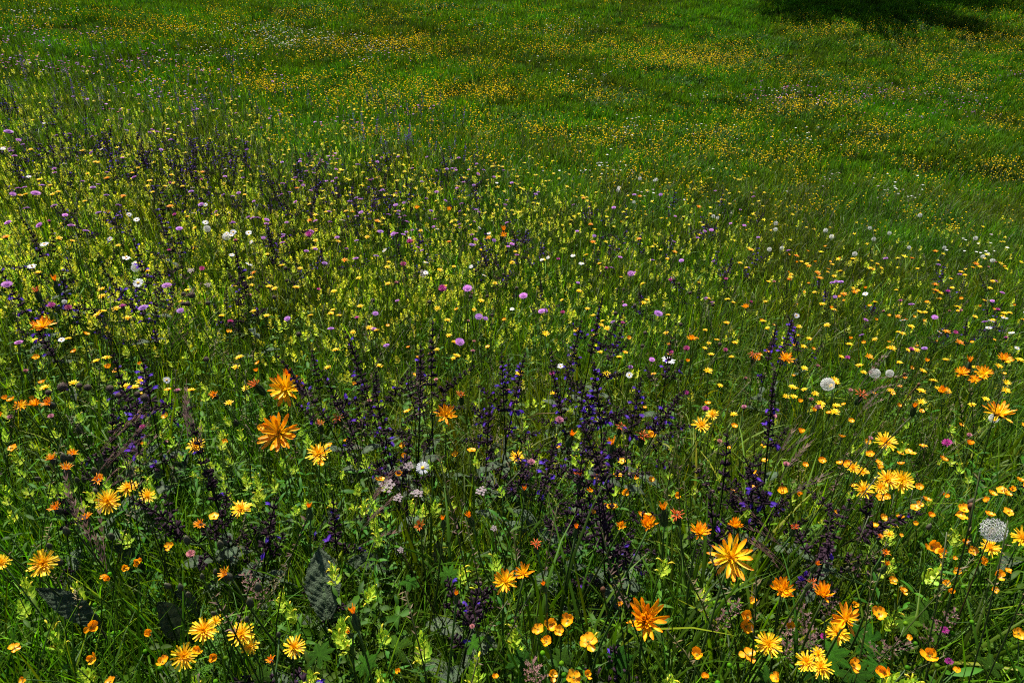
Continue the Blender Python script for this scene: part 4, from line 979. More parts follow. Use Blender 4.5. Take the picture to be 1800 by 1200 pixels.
for px, py, d, lb in [(90, 803, 20, 'uppermost fading orange hawkbit beside brown grass'), (117, 820, 24, 'widest fading orange hawkbit beside brown grass'), (172, 841, 22, 'fading orange hawkbit above the yellow trio'), (96, 891, 22, 'fading orange hawkbit on the dark sage branch'),
                      (151, 907, 20, 'fading orange hawkbit before the forward-facing yellow one'), (351, 920, 22, 'thin shaggy orange hawkbit beside black sage'), (393, 1007, 24, 'round fading orange hawkbit among dark buds'), (128, 795, 18, 'fading orange hawkbit with a white-topped bud'),
                      (475, 1158, 16, 'flat fading orange hawkbit at the bottom by purple whorls'), (1548, 942, 13, 'dark orange closed hawkbit among rattle'), (1557, 970, 15, 'small orange closed hawkbit before the pale rattle'), (83, 707, 22, 'fading orange head beside the orange trio'),
                      (375, 693, 17, 'fading orange head alone among rattle'), (1090, 1060, 12, 'tiny fading head beside the ruffled double flower')]:
    fading(px, py, d, lb)
def bud(px, py, s, label, h=.28):
    rg = nrg(); top, base, dep = stand(px, py, h, rg); v = top - base; t = root('hawkbit_bud', base, trim(label), 'flower bud', 'dark hawkbit buds'); b, _ = real_stem(rg, v, .0013, bow=.05, n=5); part('stem', b.mesh('stem'), t)
    part('bud', BUDM, t, Matrix.Translation(v - Vector((0, 0, s * dep / F * .6))) @ align(v.normalized() + Vector((rg.gauss(0, .2), rg.gauss(0, .2), 0))) @ Matrix.Scale(s * dep / F * 1.2, 4))
for px, py, s in [(86, 957, 13), (105, 985, 17), (297, 1027, 14), (317, 1032, 14), (355, 1012, 11), (377, 1005, 11), (330, 1043, 13), (376, 1075, 12), (135, 842, 12), (68, 838, 12), (432, 1088, 12), (1448, 1087, 10), (1545, 1000, 9), (1632, 925, 12), (1705, 880, 13), (84, 820, 11)]:
    bud(px, py, s, 'dark round hawkbit bud ' + where(px, py))
BCS = [(296, 960, 17), (241, 987, 18), (218, 999, 13), (160, 1103, 24), (263, 1112, 16), (25, 1138, 20), (163, 1156, 18), (286, 1163, 19), (349, 1144, 17), (375, 1155, 17), (194, 1197, 20), (190, 1017, 13), (181, 1013, 11), (946, 1105, 22), (966, 1098, 22), (983, 1108, 20), (960, 1127, 22), (998, 1090, 26), (1034, 1128, 34), (970, 1186, 22), (1008, 1190, 30), (1032, 1185, 16),
       (1315, 1085, 24), (1312, 1101, 25), (1225, 1150, 22), (1314, 1151, 30), (1323, 1054, 15), (1192, 871, 12), (1100, 865, 13), (1050, 838, 12), (1036, 862, 12), (1043, 900, 10), (1637, 962, 27), (1657, 973, 18), (1694, 952, 13), (1711, 968, 19), (1727, 986, 16), (1682, 1003, 16), (1664, 1024, 14), (1671, 1038, 12), (1568, 1020, 17), (1586, 1039, 18), (1545, 1078, 28), (1634, 1153, 27), (1682, 1178, 15),
       (1500, 1168, 25), (1556, 1183, 25), (1365, 1192, 22), (1790, 1112, 22), (1502, 1061, 12), (1755, 1010, 18), (1773, 1003, 12), (1584, 940, 8), (1390, 1100, 16), (1750, 1036, 12), (1678, 980, 9), (1120, 838, 10), (870, 1190, 12), (700, 1180, 10), (40, 1195, 14), (1240, 1190, 14), (1600, 1120, 12), (1735, 880, 12), (1610, 920, 10), (1780, 860, 12), (1470, 900, 10), (1405, 868, 10)]
for px, py, d in BCS:
    big = 'wide shiny ' if d >= 26 else ('small ' if d < 15 else '')
    buttercup(px, py, d, big + 'orange-yellow buttercup ' + where(px, py), op=.15 if d >= 30 else None)
for px, py, s in [(40, 1015, 1), (130, 1025, 1.25), (85, 1095, 1.2), (140, 1178, .9), (213, 935, .8), (35, 1055, .9), (255, 850, 1.1), (655, 903, 1), (662, 925, .8), (658, 1030, 1.0), (600, 1085, 1.2), (588, 1112, 1.1), (668, 1108, 1.1), (742, 1115, 1.6), (840, 1030, 1.3), (838, 1155, 1.4), (810, 995, 1), (665, 1182, 1.4), (545, 1178, 1.1), (583, 990, .8), (495, 1040, 1), (505, 1060, .8),
                    (745, 885, .9), (765, 880, .9), (870, 975, .9), (640, 880, .7), (905, 1100, 1.3), (1170, 985, 1), (1040, 1105, .9), (1565, 920, 1.3), (1570, 985, 1), (1655, 1000, 1.1), (1578, 1070, 1), (1578, 1185, 1.1), (1610, 1195, 1), (480, 835, .9), (450, 830, .8), (1018, 800, .9), (1065, 815, .8), (630, 850, .7), (720, 880, .9), (1240, 1030, .8), (1300, 1015, .8), (1180, 1190, .9), (1680, 930, .8), (430, 830, .9), (20, 790, 1.0), (340, 1190, .9)]:
    rattle(px, py, ('tall ' if s >= 1.3 else '') + 'pale lime yellow rattle ' + where(px, py), s=.36 + .34 * s, levels=8 if s >= 1.2 else 7, h=.21 if py > 1000 else .26)
# sage
for px, py, h, bl, nb, dr, lb in [(640, 570, .56, .18, 4, 0, 'tall sage with few violet hoods at the back of the broad dark clump'), (600, 600, .50, .2, 3, .3, 'leaning sage at the outer side of the broad dark clump'), (668, 640, .48, .14, 4, .2, 'bushy faded sage in the middle of the broad dark clump'), (705, 595, .54, .06, 4, 0, 'faded dark sage with long side branches in the broad clump'),
        (690, 690, .42, .25, 3, 0, 'low sage with violet hoods in front of the broad dark clump'), (792, 598, .52, .05, 3, .1, 'dark seeded sage beside a lilac scabious'), (875, 628, .50, .6, 2, 0, 'sage with stacked bright violet hoods'), (862, 655, .46, .5, 2, .15, 'sage pressed against the one with stacked violet hoods'),
        (838, 700, .40, .25, 1, 0, 'slender sage with a few violet hoods before the stacked one'), (1017, 516, .60, .3, 4, 0, 'tall branching sage towering over the middle'), (970, 566, .50, .4, 2, 0, 'slim sage left of the tall branching one'), (1042, 560, .46, .3, 2, .2, 'leaning sage right of the tall branching one'),
        (1014, 640, .46, .3, 2, 0, 'sage standing in front of the tall branching one'), (1095, 650, .50, .8, 4, 0, 'most violet sage with crowded open hoods'), (1115, 665, .48, .7, 4, .2, 'violet sage pressed against the most violet one'), (1060, 690, .42, .6, 3, 0, 'violet sage in front of the most violet one'), (1135, 640, .5, .1, 3, .3, 'faded sage arching behind the most violet one'),
        (1050, 745, .40, .35, 2, 0, 'sage behind the green goatsbeard buds'), (1175, 596, .46, .2, 1, 0, 'sage just behind the white side-on daisy'), (965, 745, .42, .3, 2, 0, 'thin sage with few hoods left of the dry pink bud'), (1205, 760, .46, 0, 1, .35, 'black seeded sage spike leaning beside the round yellow hawkbit'),
        (1412, 645, .5, .5, 1, 0, 'lone violet sage beside the round dandelion clock'), (1382, 555, .5, .5, 1, .1, 'violet sage behind the combed orange goatsbeard'), (1412, 545, .5, .5, 1, .1, 'violet sage leaning right behind the lone one'), (1455, 530, .5, .6, 1, .5, 'sage with its violet tip bent over'),
        (1430, 775, .42, .15, 4, .3, 'black arching dead sage with a few violet hoods'), (1530, 770, .46, .03, 4, .4, 'bare black sage arching over the flat yellow hawkbit'), (1500, 800, .40, .03, 4, .5, 'black dead sage drooping over yellow hawkbits'), (1380, 800, .36, .1, 3, .2, 'low black sage tangle left of the arching one'),
        (240, 405, .52, .6, 3, 0, 'violet sage, the taller of the left pair'), (195, 445, .48, .6, 2, .15, 'violet sage, the shorter of the left pair'), (262, 340, .52, .3, 3, .1, 'dark sage behind the left violet pair'), (420, 440, .52, .15, 3, .25, 'bare-stemmed sage with a bent dark tip'), (35, 430, .5, .5, 2, 0, 'violet sage by the left edge before white daisies'),
        (60, 372, .5, .25, 3, 0, 'dark sage by the left edge behind white daisies'), (190, 620, .46, .35, 2, 0, 'small sage behind the dark round seed balls'), (163, 630, .44, .3, 2, 0, 'sage left of the small one behind the seed balls'), (78, 520, .46, .1, 1, 0, 'dark sage spike above the flat orange goatsbeard'), (130, 710, .40, .3, 1, .1, 'short violet sage in front of the seed balls'),
        (345, 800, .40, .03, 5, .5, 'arching black sage below the side-on yellow hawkbit'), (375, 815, .36, .05, 4, .4, 'black sage tangle beside the big dark leaves'), (95, 765, .36, 0, 1, .6, 'dark bent sage spike over the fading hawkbits'), (60, 892, .28, 0, 1, 1.2, 'dark sage spike lying flat under a fading hawkbit'), (655, 800, .34, .02, 4, .5, 'black nodding sage mass behind the white daisy'), (870, 780, .36, .05, 3, .2, 'dark sage left of the small yellow hawkbit'),
        (990, 830, .36, .15, 3, .1, 'dark sage beside the withered orange head'), (1075, 845, .36, .2, 3, 0, 'dark violet-flecked sage behind the small buttercups'), (1110, 870, .34, .1, 3, .2, 'dark sage behind the cup-shaped goatsbeard'), (1000, 880, .32, .02, 4, .2, 'black sage tangle under the withered orange head'), (400, 900, .30, .1, 3, .2, 'dark sage stem crossing the yellow hawkbit'),
        (768, 1050, .26, .25, 2, 0, 'purple sage at the bottom with one violet flower'), (815, 1000, .26, .05, 2, .5, 'purple sage branch bowing behind the tall pale rattle'), (500, 1120, .20, .1, 2, .7, 'dark purple sage whorls lying over the yellow hawkbits'), (545, 1165, .18, .15, 2, .3, 'purple sage whorls at the bottom edge'), (495, 985, .24, .03, 1, .8, 'dark purple sage bowed left of the big upright leaf'),
        (1113, 1150, .2, .3, 1, 0, 'short purple sage below the ruffled double flower'), (580, 862, .3, .4, 1, 0, 'small sage with a single bright violet flower'), (1310, 905, .3, .02, 2, .2, 'grey-purple dry sage behind the widest open goatsbeard'), (1320, 800, .38, .02, 3, .2, 'bare dark sage between hawkbit and dead sage')]:
    sage(px, py, lb, h, bl, nb, dr)
# large leaves
for p0, p1, w, lb in [((575, 1088), (562, 965), 66, 'big upright wrinkled dark sage leaf crossed by a green stem'), ((175, 1100), (68, 1035), 46, 'long dark wrinkled sage leaf slanting under the grass'), ((520, 1040), (490, 1020), 24, 'small sage leaf tip behind the big upright one'), ((690, 1000), (615, 985), 40, 'sage leaf drooping to one side beside a bent stem'), ((672, 985), (690, 935), 30, 'sage leaf standing up beside the drooping one'),
                      ((200, 860), (180, 800), 44, 'dark wrinkled sage leaf behind the yellow hawkbits'), ((255, 850), (228, 795), 46, 'dark wrinkled sage leaf above the pale rattle'), ((300, 860), (330, 800), 40, 'dark wrinkled sage leaf under arching black sage'), ((250, 1005), (205, 960), 40, 'dark sage leaf behind the buttercups'), ((320, 1120), (280, 1060), 50, 'dark crumpled sage leaf behind the deep yellow hawkbit'), ((350, 1080), (310, 1040), 36, 'crumpled sage leaf under dark buds'),
                      ((545, 935), (505, 915), 26, 'dark sage leaf, lower of a pair on one stem'), ((555, 935), (595, 895), 26, 'dark sage leaf, upper of a pair on one stem'), ((475, 970), (455, 925), 28, 'dark sage leaf left of the bowed purple sage'), ((860, 830), (885, 770), 30, 'dark standing sage leaf before the stacked violet sage'), ((840, 850), (800, 835), 30, 'sage leaf lying under the dark standing one'), ((1140, 960), (1160, 925), 36, 'grey-green sage leaf behind the cup-shaped goatsbeard'),
                      ((1480, 1000), (1500, 980), 36, 'grey sage leaf above the combed goatsbeard'), ((1330, 960), (1345, 915), 26, 'grey ribbed sage leaf beside the widest open goatsbeard'), ((1400, 960), (1430, 930), 34, 'dark sage leaf left of the orange-tipped bud'), ((1010, 960), (980, 930), 34, 'dark sage leaf under the black tangle'), ((780, 1000), (768, 950), 26, 'dark sage leaf in front of the brown-orange head'), ((640, 840), (610, 800), 36, 'dark sage leaf under the black nodding sage'), ((1785, 990), (1755, 1000), 26, 'dark sage leaf by the right side buttercups')]:
    sage_leaf(p0, p1, w, lb, *((.15, .25) if w > 60 or 'slanting' in lb else (.06, .16)))
for px, py, d, k, lb in [(700, 1138, 62, 0, 'jagged bright palmate leaf beside the purple sage'), (1460, 1150, 70, 2, 'broad lobed cranesbill leaf behind the trio of stars'), (1530, 1125, 80, 2, 'broadest cranesbill leaf among the buttercups'), (1590, 1090, 60, 3, 'cranesbill leaf with a scalloped edge under the loose grass'), (1625, 1072, 56, 2, 'cranesbill leaf nearest the magenta clover'), (1500, 1185, 74, 3, 'dark cranesbill leaf under a buttercup at the bottom'), (1545, 1170, 60, 2, 'cranesbill leaf beneath the curled buttercup'),
                         (1650, 1110, 50, 0, 'small jagged cranesbill leaf beside the magenta clover'), (560, 1150, 60, 3, 'dark cranesbill leaf by the purple whorls'), (915, 1165, 60, 3, 'pale veined leaf at the bottom under the buttercup group'), (990, 1160, 50, 2, 'cranesbill leaf under the wide shiny buttercup'), (1085, 1160, 60, 3, 'rounded leaf below the ruffled double flower'), (830, 1130, 50, 0, 'jagged leaf behind the pale rattle'), (720, 1020, 44, 0, 'jagged leaf under the bent sage stem'), (790, 1010, 44, 3, 'lobed leaf left of the purple sage branch'), (640, 1165, 50, 3, 'dark lobed leaf among the bottom rattles'), (1740, 1170, 50, 0, 'jagged leaf in the corner by the last buttercups'), (1430, 1180, 50, 3, 'lobed leaf under the right star'), (460, 1190, 44, 3, 'lobed leaf at the bottom edge under sage whorls'), (1350, 1190, 46, 0, 'jagged leaf at the bottom edge beside the buttercup')]:
    palmate(px, py, d, lb, k)
for p0, p1, w, lb in [((1040, 1060), (1075, 960), 12, 'bright broad grass blade curving up beside the thin stalk'), ((1030, 1040), (1020, 985), 14, 'bright upright broad blade left of the curving one'), ((1130, 1190), (1190, 1120), 18, 'broad green blade below the ruffled double flower'), ((650, 1040), (700, 1025), 22, 'smooth green leaf beside the drooping sage leaf'), ((560, 990), (640, 1010), 16, 'smooth green leaf behind the big upright leaf'), ((230, 880), (300, 905), 18, 'curved green leaf below the small loose hawkbit'), ((1660, 860), (1690, 820), 14, 'green blade behind the white bud'),
                      ((580, 1130), (520, 1110), 26, 'green leaf at the bottom beside pale rattle'), ((880, 1070), (850, 1050), 20, 'toothed green leaf by the tall rattle'), ((780, 1090), (820, 1060), 24, 'green leaf right of the purple sage'), ((1010, 1000), (1060, 1010), 16, 'green leaf under the narrow buds'), ((470, 880), (500, 850), 18, 'green leaf below the large starry goatsbeard'), ((590, 780), (630, 760), 26, 'shiny dark leaf behind the yellow hawkbit')]:
    broad_leaf(p0, p1, w, lb)
# others, singled out
for px, py, d, lb, h in [(252, 541, 20, 'lilac scabious alone before dry brown grass', .38), (317, 546, 14, 'violet scabious bud right of the lilac one', .36), (293, 502, 18, 'pale violet scabious behind the dry brown grass', .38), (12, 500, 20, 'pink scabious cut close to the left edge', .4), (33, 602, 16, 'violet scabious below the flat orange goatsbeard', .36), (808, 601, 19, 'pink-lilac scabious touching a dark seeded sage', .4), (822, 507, 19, 'pink scabious with a reddish side far behind the broad sage', .4), (1157, 551, 18, 'pink-lilac scabious in the open middle grass', .4),
                       (920, 520, 17, 'mauve scabious left of the tall branching sage', .4), (952, 547, 14, 'violet scabious beneath the mauve one', .38), (1109, 481, 15, 'long pink scabious far behind the tall branching sage', .4), (15, 232, 17, 'pink scabious high by the left edge', .4), (63, 340, 17, 'large violet scabious beside white daisies', .4), (660, 551, 12, 'small lilac scabious behind the broad sage clump', .38), (1146, 632, 12, 'small pink scabious beside the white side-on daisy', .36), (1108, 645, 11, 'tiny pink scabious above a white daisy', .36), (1625, 612, 11, 'violet scabious behind the yellow group', .36), (505, 560, 13, 'pale lilac scabious left of the broad sage', .36)]:
    simple('scabious', px, py, d, lb, h, .25)
for px, py, d, lb, f, h in [(743, 822, 26, 'white daisy with a yellow eye in front of the sage patch', .8, .32), (243, 497, 20, 'white daisy facing forward before the violet sage pair', .5, .38), (1175, 633, 26, 'white daisy seen from the side behind the most violet sage', 0, .36), (56, 468, 16, 'flat white daisy by the left sage', .1, .38), (222, 453, 15, 'flat white daisy between the violet sage pair', .1, .4), (78, 429, 16, 'flat white daisy left of the shorter sage', .1, .4), (293, 668, 14, 'white daisy bent sideways right of the seed balls', .6, .32), (108, 597, 12, 'small white daisy beside the flat orange goatsbeard', .2, .34),
                         (1106, 659, 13, 'small white daisy above the most violet sage', .6, .36), (985, 643, 12, 'white daisy with orange petals behind it, left of the sage', .5, .34), (1022, 463, 11, 'small white daisy far behind the tall sage', .2, .38), (1738, 576, 11, 'small white daisy by the right side', .2, .36), (410, 408, 12, 'white daisy beside two clocks', .4, .38), (437, 409, 12, 'white daisy right of the one beside two clocks', .4, .38), (361, 391, 11, 'white daisy above a pale clock', .4, .38), (240, 386, 11, 'white daisy high behind the taller violet sage', .3, .38), (900, 543, 9, 'tiny white daisy left of the mauve scabious', .3, .36)]:
    simple('daisy', px, py, d, lb, h, f)
simple('clock', 1455, 675, 26, 'round dandelion clock, whole and largest, beside the lone sage', .36, .2)
simple('clock', 1538, 656, 20, 'loose dandelion clock right of the round largest one', .35, .2)
simple('clock', 1564, 656, 15, 'small grey clock right of the loose one', .35, .2)
simple('clock', 1747, 735, 18, 'white clock under the long flat yellow-orange flower', .32, .2)
simple('clock', 1745, 930, 48, 'half-bare white dandelion clock on a red stalk near the right side', .36, 0, mesh=clock_head(9, 170, .12).mesh('seed_head'), stemmat='stem_red', spin=0)
simple('clock', 398, 416, 15, 'pale clock between two white daisies', .36, .2); simple('clock', 364, 402, 13, 'pale clock below a white daisy', .36, .2); simple('clock', 238, 471, 16, 'grey clock beside the shorter violet sage', .36, .2); simple('clock', 113, 530, 9, 'small white clock among pale rattle', .33, .2)
for px, py, d in [(110, 680, 18), (154, 681, 14), (193, 683, 14), (209, 695, 12), (241, 693, 12), (254, 699, 15), (85, 690, 11), (139, 678, 11), (337, 519, 13), (323, 517, 9), (322, 534, 8), (330, 534, 11), (365, 533, 9)]:
    simple('ball', px, py, d, ('largest ' if d == 18 else '') + 'dark round seed ball ' + where(px, py, 'the dark round seed balls'), .36, .1)
for px, py, d, lb in [(543, 412, 15, 'magenta knapweed with a white neighbour'), (778, 507, 17, 'magenta knapweed left of the pink scabious'), (1240, 718, 14, 'magenta knapweed above the round yellow hawkbit'), (1660, 1107, 15, 'magenta clover beside the cranesbill leaves'), (1668, 1162, 15, 'purple clover right of the wide buttercup'), (1207, 690, 10, 'crimson knapweed behind the round yellow hawkbit'), (709, 464, 12, 'bright magenta knapweed far behind the broad sage'), (720, 424, 12, 'magenta knapweed among distant lilac scabious'), (1665, 778, 18, 'pink knapweed bud beside a buttercup'), (250, 750, 11, 'crimson knapweed below the seed balls'), (355, 472, 11, 'magenta knapweed far left of the bare-stemmed sage'), (1207, 612, 13, 'dark pink knapweed behind the side-on daisy'), (970, 656, 11, 'magenta clover left of the tall sage'), (1490, 628, 9, 'purple knapweed among yellow hawkbits'), (1447, 1118, 12, 'dark magenta clover beside the hidden yellow hawkbit'), (1680, 584, 9, 'purple knapweed under the orange bud')]:
    simple('knapweed', px, py, d, lb, .22 if py > 1000 else .36, .3)
for px, py, d, lb in [(983, 738, 20, 'dusty pink clover head beside the thin sage'), (335, 973, 20, 'brownish pink withered clover under dark buds'), (934, 812, 18, 'brown withered clover beside the small yellow hawkbit'), (1382, 815, 14, 'brown-pink withered clover on a thin stalk'), (1265, 775, 12, 'brown withered head right of the round hawkbit'), (830, 1100, 12, 'brown clover behind the pale rattle')]:
    simple('clover', px, py, d, lb, .26 if py > 900 else .34, .2)
for px, py, d, lb in [(680, 853, 30, 'pinkish white caraway umbel, the fullest of the group'), (733, 866, 24, 'white caraway umbel right of the fullest one'), (700, 874, 18, 'small caraway umbel below the fullest one'), (718, 818, 18, 'pinkish caraway umbel touching the white daisy'), (846, 862, 20, 'loose white caraway umbel right of the pale rattle'), (704, 966, 12, 'tiny pinkish umbel beside the standing sage leaf'), (745, 480, 16, 'far whitish umbel behind the broad sage'), (868, 928, 12, 'thin white umbel right of the slim rusty head'), (365, 500, 11, 'pink umbel beside far yellow hawkbits'), (335, 475, 12, 'pink umbel left of the magenta knapweed')]:
    umbel(px, py, d, lb)
brome(175, 795, 'brown brome grass head fanned over the fading hawkbits', .34, 9, .35, .11, (1, .7)); brome(165, 845, 'purple-brown brome spikelets below the fanned one', .30, 5, .3, .09, (1, .4)); brome(285, 560, 'dry brown grass head spread flat among rattle', .40, 12, 1.0, .15, (1, .3)); brome(1510, 680, 'brown grass head bent beside the loose clock', .38, 8, .8, .10, (1, 0)); brome(1365, 815, 'pinkish grass head beside the black sage', .34, 6, .6, .09, (1, .3)); brome(1385, 975, 'grey-pink grass head right of the widest goatsbeard', .28, 5, .5, .10, (-1, .4)); brome(330, 770, 'dark grass spike left of the side-on hawkbit', .36, 6, .3, .10, (-.3, 1)); brome(640, 905, 'thin brown grass head by the umbels', .28, 5, .6, .08, (1, .2)); brome(150, 960, 'brown upright grass spike crossing green stems', .3, 6, .25, .10, (-.5, .8))
for px, py in [(1410, 1068), (1385, 1095), (1425, 1105), (1680, 1075), (1605, 1130), (935, 1165), (1300, 1060), (430, 1010), (1460, 1028)]:
    fluffy_grass(px, py, 'pinkish feathery grass head ' + where(px, py))
dry_stalk([(1067, 1150), (1071, 1110), (1068, 1075), (1062, 1048), (1060, 1036)], 'bare pinkish stalk standing left of the ruffled double flower', .0018, (.03, .22)); dry_stalk([(1568, 688), (1574, 675), (1581, 662), (1590, 658)], 'bare pink dandelion stalk bent at the top, right of clocks', .0022, (.2, .36)); dry_stalk([(1580, 722), (1597, 695), (1615, 676)], 'pale grey dry blade leaning right of the bent stalk', .0022, (.18, .33)); dry_stalk([(930, 735), (945, 727), (985, 725)], 'tan dry stalk lying behind the dusty pink clover', .0012, (.2, .26)); dry_stalk([(1700, 1010), (1704, 940), (1707, 890)], 'reddish stalk with a closed white tip before the half-bare clock', .0022, (.03, .36)); dry_stalk([(1385, 905), (1378, 880), (1375, 850)], 'thin orange stalk under the brown-pink clover', .0009, (.15, .3))

# ------------------------------------------------------------------ flowers further off: one mesh each
def single(parts, h, stem_r=.0013, sm='stem', bow=.03, sides=4):
    """merge a head (list of (MB, scale, tilt)) on a stem of height h"""
    b = MB(); pts = [(bow * h * math.sin(PI * i / 4), 0, h * i / 4) for i in range(5)]; b.tube(pts, [stem_r] * 5, sm, sides)
    for hb, s_, tl in parts: b.merge(hb, Matrix.Translation((0, 0, h)) @ Matrix.Rotation(tl, 4, 'X') @ Matrix.Scale(s_, 4))
    return b
def hb_cheap(seed, m='petal_yellow', n=20):
    rg = random.Random(seed); b = MB(); b.tube([(0, 0, -.3), (0, 0, -.12), (0, 0, 0)], [.05, .14, .12], 'involucre', 6)
    for k in range(n):
        a = k * 2.4; q = k / n; c = jc(rg, .85, 1.1); b.ribbon(arc(.5 - .25 * q, R(10 + 55 * q), R(5 + 30 * q), 3, a, (.03, 0, 0)), [.06, .10, .11, .07], sidev(a), m, c, c, fold=.3)
    return b
def bc_cheap(seed, cup, m='petal_butter'):
    b = MB(); b.blob((0, 0, .05), .13, 'anther', 6, 4)
    for k in range(5): b.merge(bc_petal(seed + k, cup, m), place_ligule(k * 1.2566, 0, 0) @ Matrix.Scale(.52, 4))
    return b
HBC = [hb_cheap(i) for i in range(3)]; HBO = [hb_cheap(9 + i, 'petal_orange', 16) for i in range(2)]
SING = {'hawkbit': [single([(HBC[i % 3], .030, (.15, .35, -.2, .05)[i])], .33, bow=.05).mesh('hawkbit') for i in range(4)],
        'goatsbeard': [single([(HBO[i], .038, .3 - .4 * i)], .36).mesh('goatsbeard') for i in range(2)],
        'buttercup': [single([(bc_cheap(i, (.15, .55, 1.0, .55)[i]), .018, (.3, .5, 0, -.3)[i])], .26, .0009).mesh('buttercup') for i in range(4)],
        'scabious': [single([(SCAB[i], .0245, (.25, -.2, .5)[i])], .38).mesh('scabious') for i in range(3)],
        'daisy': [single([(DAISY[i], .024, (.3, -.25, .6)[i])], .38).mesh('oxeye_daisy') for i in range(3)],
        'clock': [single([(CLOCK[i], .031, 0)], .32).mesh('dandelion_clock') for i in range(2)],
        'knapweed': [single([(KNAP[i], .022, .2)], .36).mesh('knapweed') for i in range(2)],
        'clover': [single([(CLOV[i], .019, .2)], .28).mesh('clover') for i in range(2)],
        'ball': [single([(BALL[i], .017, 0)], .38).mesh('seed_ball') for i in range(2)],
        'sage': SAGE1, 'rattle': RATTLE}
HEIGHT = {'hawkbit': .33, 'goatsbeard': .36, 'buttercup': .26, 'scabious': .38, 'daisy': .38, 'clock': .32, 'knapweed': .36, 'clover': .28, 'ball': .38, 'sage': .40, 'rattle': .26}
OBJN = {'hawkbit': 'hawkbit', 'goatsbeard': 'goatsbeard', 'buttercup': 'buttercup', 'scabious': 'scabious', 'daisy': 'oxeye_daisy', 'clock': 'dandelion_clock', 'knapweed': 'knapweed', 'clover': 'clover', 'ball': 'seed_ball', 'sage': 'meadow_sage', 'rattle': 'yellow_rattle'}
CATN = {'daisy': 'daisy', 'clock': 'dandelion clock', 'ball': 'seed head', 'sage': 'sage', 'rattle': 'yellow rattle'}
DESC = {'hawkbit': 'yellow hawkbit', 'goatsbeard': 'distant orange goatsbeard', 'buttercup': 'orange-yellow buttercup', 'scabious': 'lilac scabious', 'daisy': 'white daisy', 'clock': 'dandelion clock', 'knapweed': 'magenta knapweed', 'clover': 'pink clover', 'ball': 'dark seed ball', 'sage': 'dark purple sage spike', 'rattle': 'lime yellow rattle'}
def sample_boxes(boxes):
    P = []
    for x0, y0, x1, y1, n in boxes: P.append(np.stack([nr.uniform(x0, x1, n), nr.uniform(y0, y1, n)], -1))
    return np.concatenate(P)
def individuals(kind, P, s0=.85, s1=1.15, most=290):
    """the nearest ones as objects of their own; returns the points left over"""
    h = HEIGHT[kind]; Q, t = unproj(P[:, 0], P[:, 1], h * (s0 + s1) / 2); o = np.argsort(t); rg = nrg()
    for k in o[:most]:
        x, y = Q[k, 0], Q[k, 1]; me = rg.choice(SING[kind]); ob = bpy.data.objects.new(OBJN[kind], me); s_ = rg.uniform(s0, s1)
        z = gz(x, y); ob.location = (x, y, z - .004); ob.scale = (s_, s_, s_); ob.rotation_euler = (rg.gauss(0, .07), rg.gauss(0, .07), rg.uniform(0, 6.3))
        if kind == 'sage': ob.rotation_euler = Euler((0, 0, rg.uniform(0, 6.3))).to_matrix().to_4x4().to_euler(); ob.rotation_euler.rotate(Euler((rg.gauss(0, .10), max(-.2, min(.25, -.16 * x / max(1, t[k]))) + rg.gauss(0, .10), 0)))
        ob['label'] = trim(DESC[kind] + ' ' + where(P[k, 0], P[k, 1])); ob['category'] = CATN.get(kind, kind); ob['group'] = DESC[kind] + 's further off'; link(ob)
    return P[o[most:]]
def smooth(a, b, x): t = np.clip((x - a) / (b - a), 0, 1); return t * t * (3 - 2 * t)
def edge(px): return np.interp(px, [-300, 0, 450, 900, 1350, 1800, 2100], [30, 75, 170, 290, 360, 385, 390])   # far rim of the rattle meadow
# yellow rattle: thick on the near slope
C = np.stack([nr.uniform(-200, 2000, 36000), nr.uniform(40, 900, 36000)], -1)
dn = smooth(-30, 110, C[:, 1] - edge(C[:, 0])) * (1 - .95 * smooth(380, 640, C[:, 1])) * (1 - .72 * smooth(850, 1450, C[:, 0])) * (.55 + .9 * np.abs(np.sin(C[:, 0] / 130 + C[:, 1] / 90)) * np.abs(np.cos(C[:, 1] / 70 - C[:, 0] / 210)))
C = C[nr.random(len(C)) < dn * .95]
ins = (C[:, 0] > 0) & (C[:, 0] < 1800)
rest = individuals('rattle', C[ins], .8, 1.1, 250)
def stuff_at(name, meshes, P, h, label, cat, s0=.85, s1=1.2, tilt=.1):
    Q, t = unproj(P[:, 0], P[:, 1], h); xy = Q[:, :2]; n = len(xy); s_ = nr.uniform(s0, s1, n)
    return scatter(name, meshes, on_ground(xy), np.stack([nr.normal(0, tilt, n), nr.normal(0, tilt, n), nr.uniform(0, 6.283, n)], -1), np.stack([s_] * 3, -1), nr.integers(0, len(meshes), n), label, cat)
stuff_at('yellow_rattle_mass', RATTLE_CHEAP, np.concatenate([rest, C[~ins]]), .2, 'countless lime yellow rattle spikes covering the slope', 'yellow rattle', .55, .88)
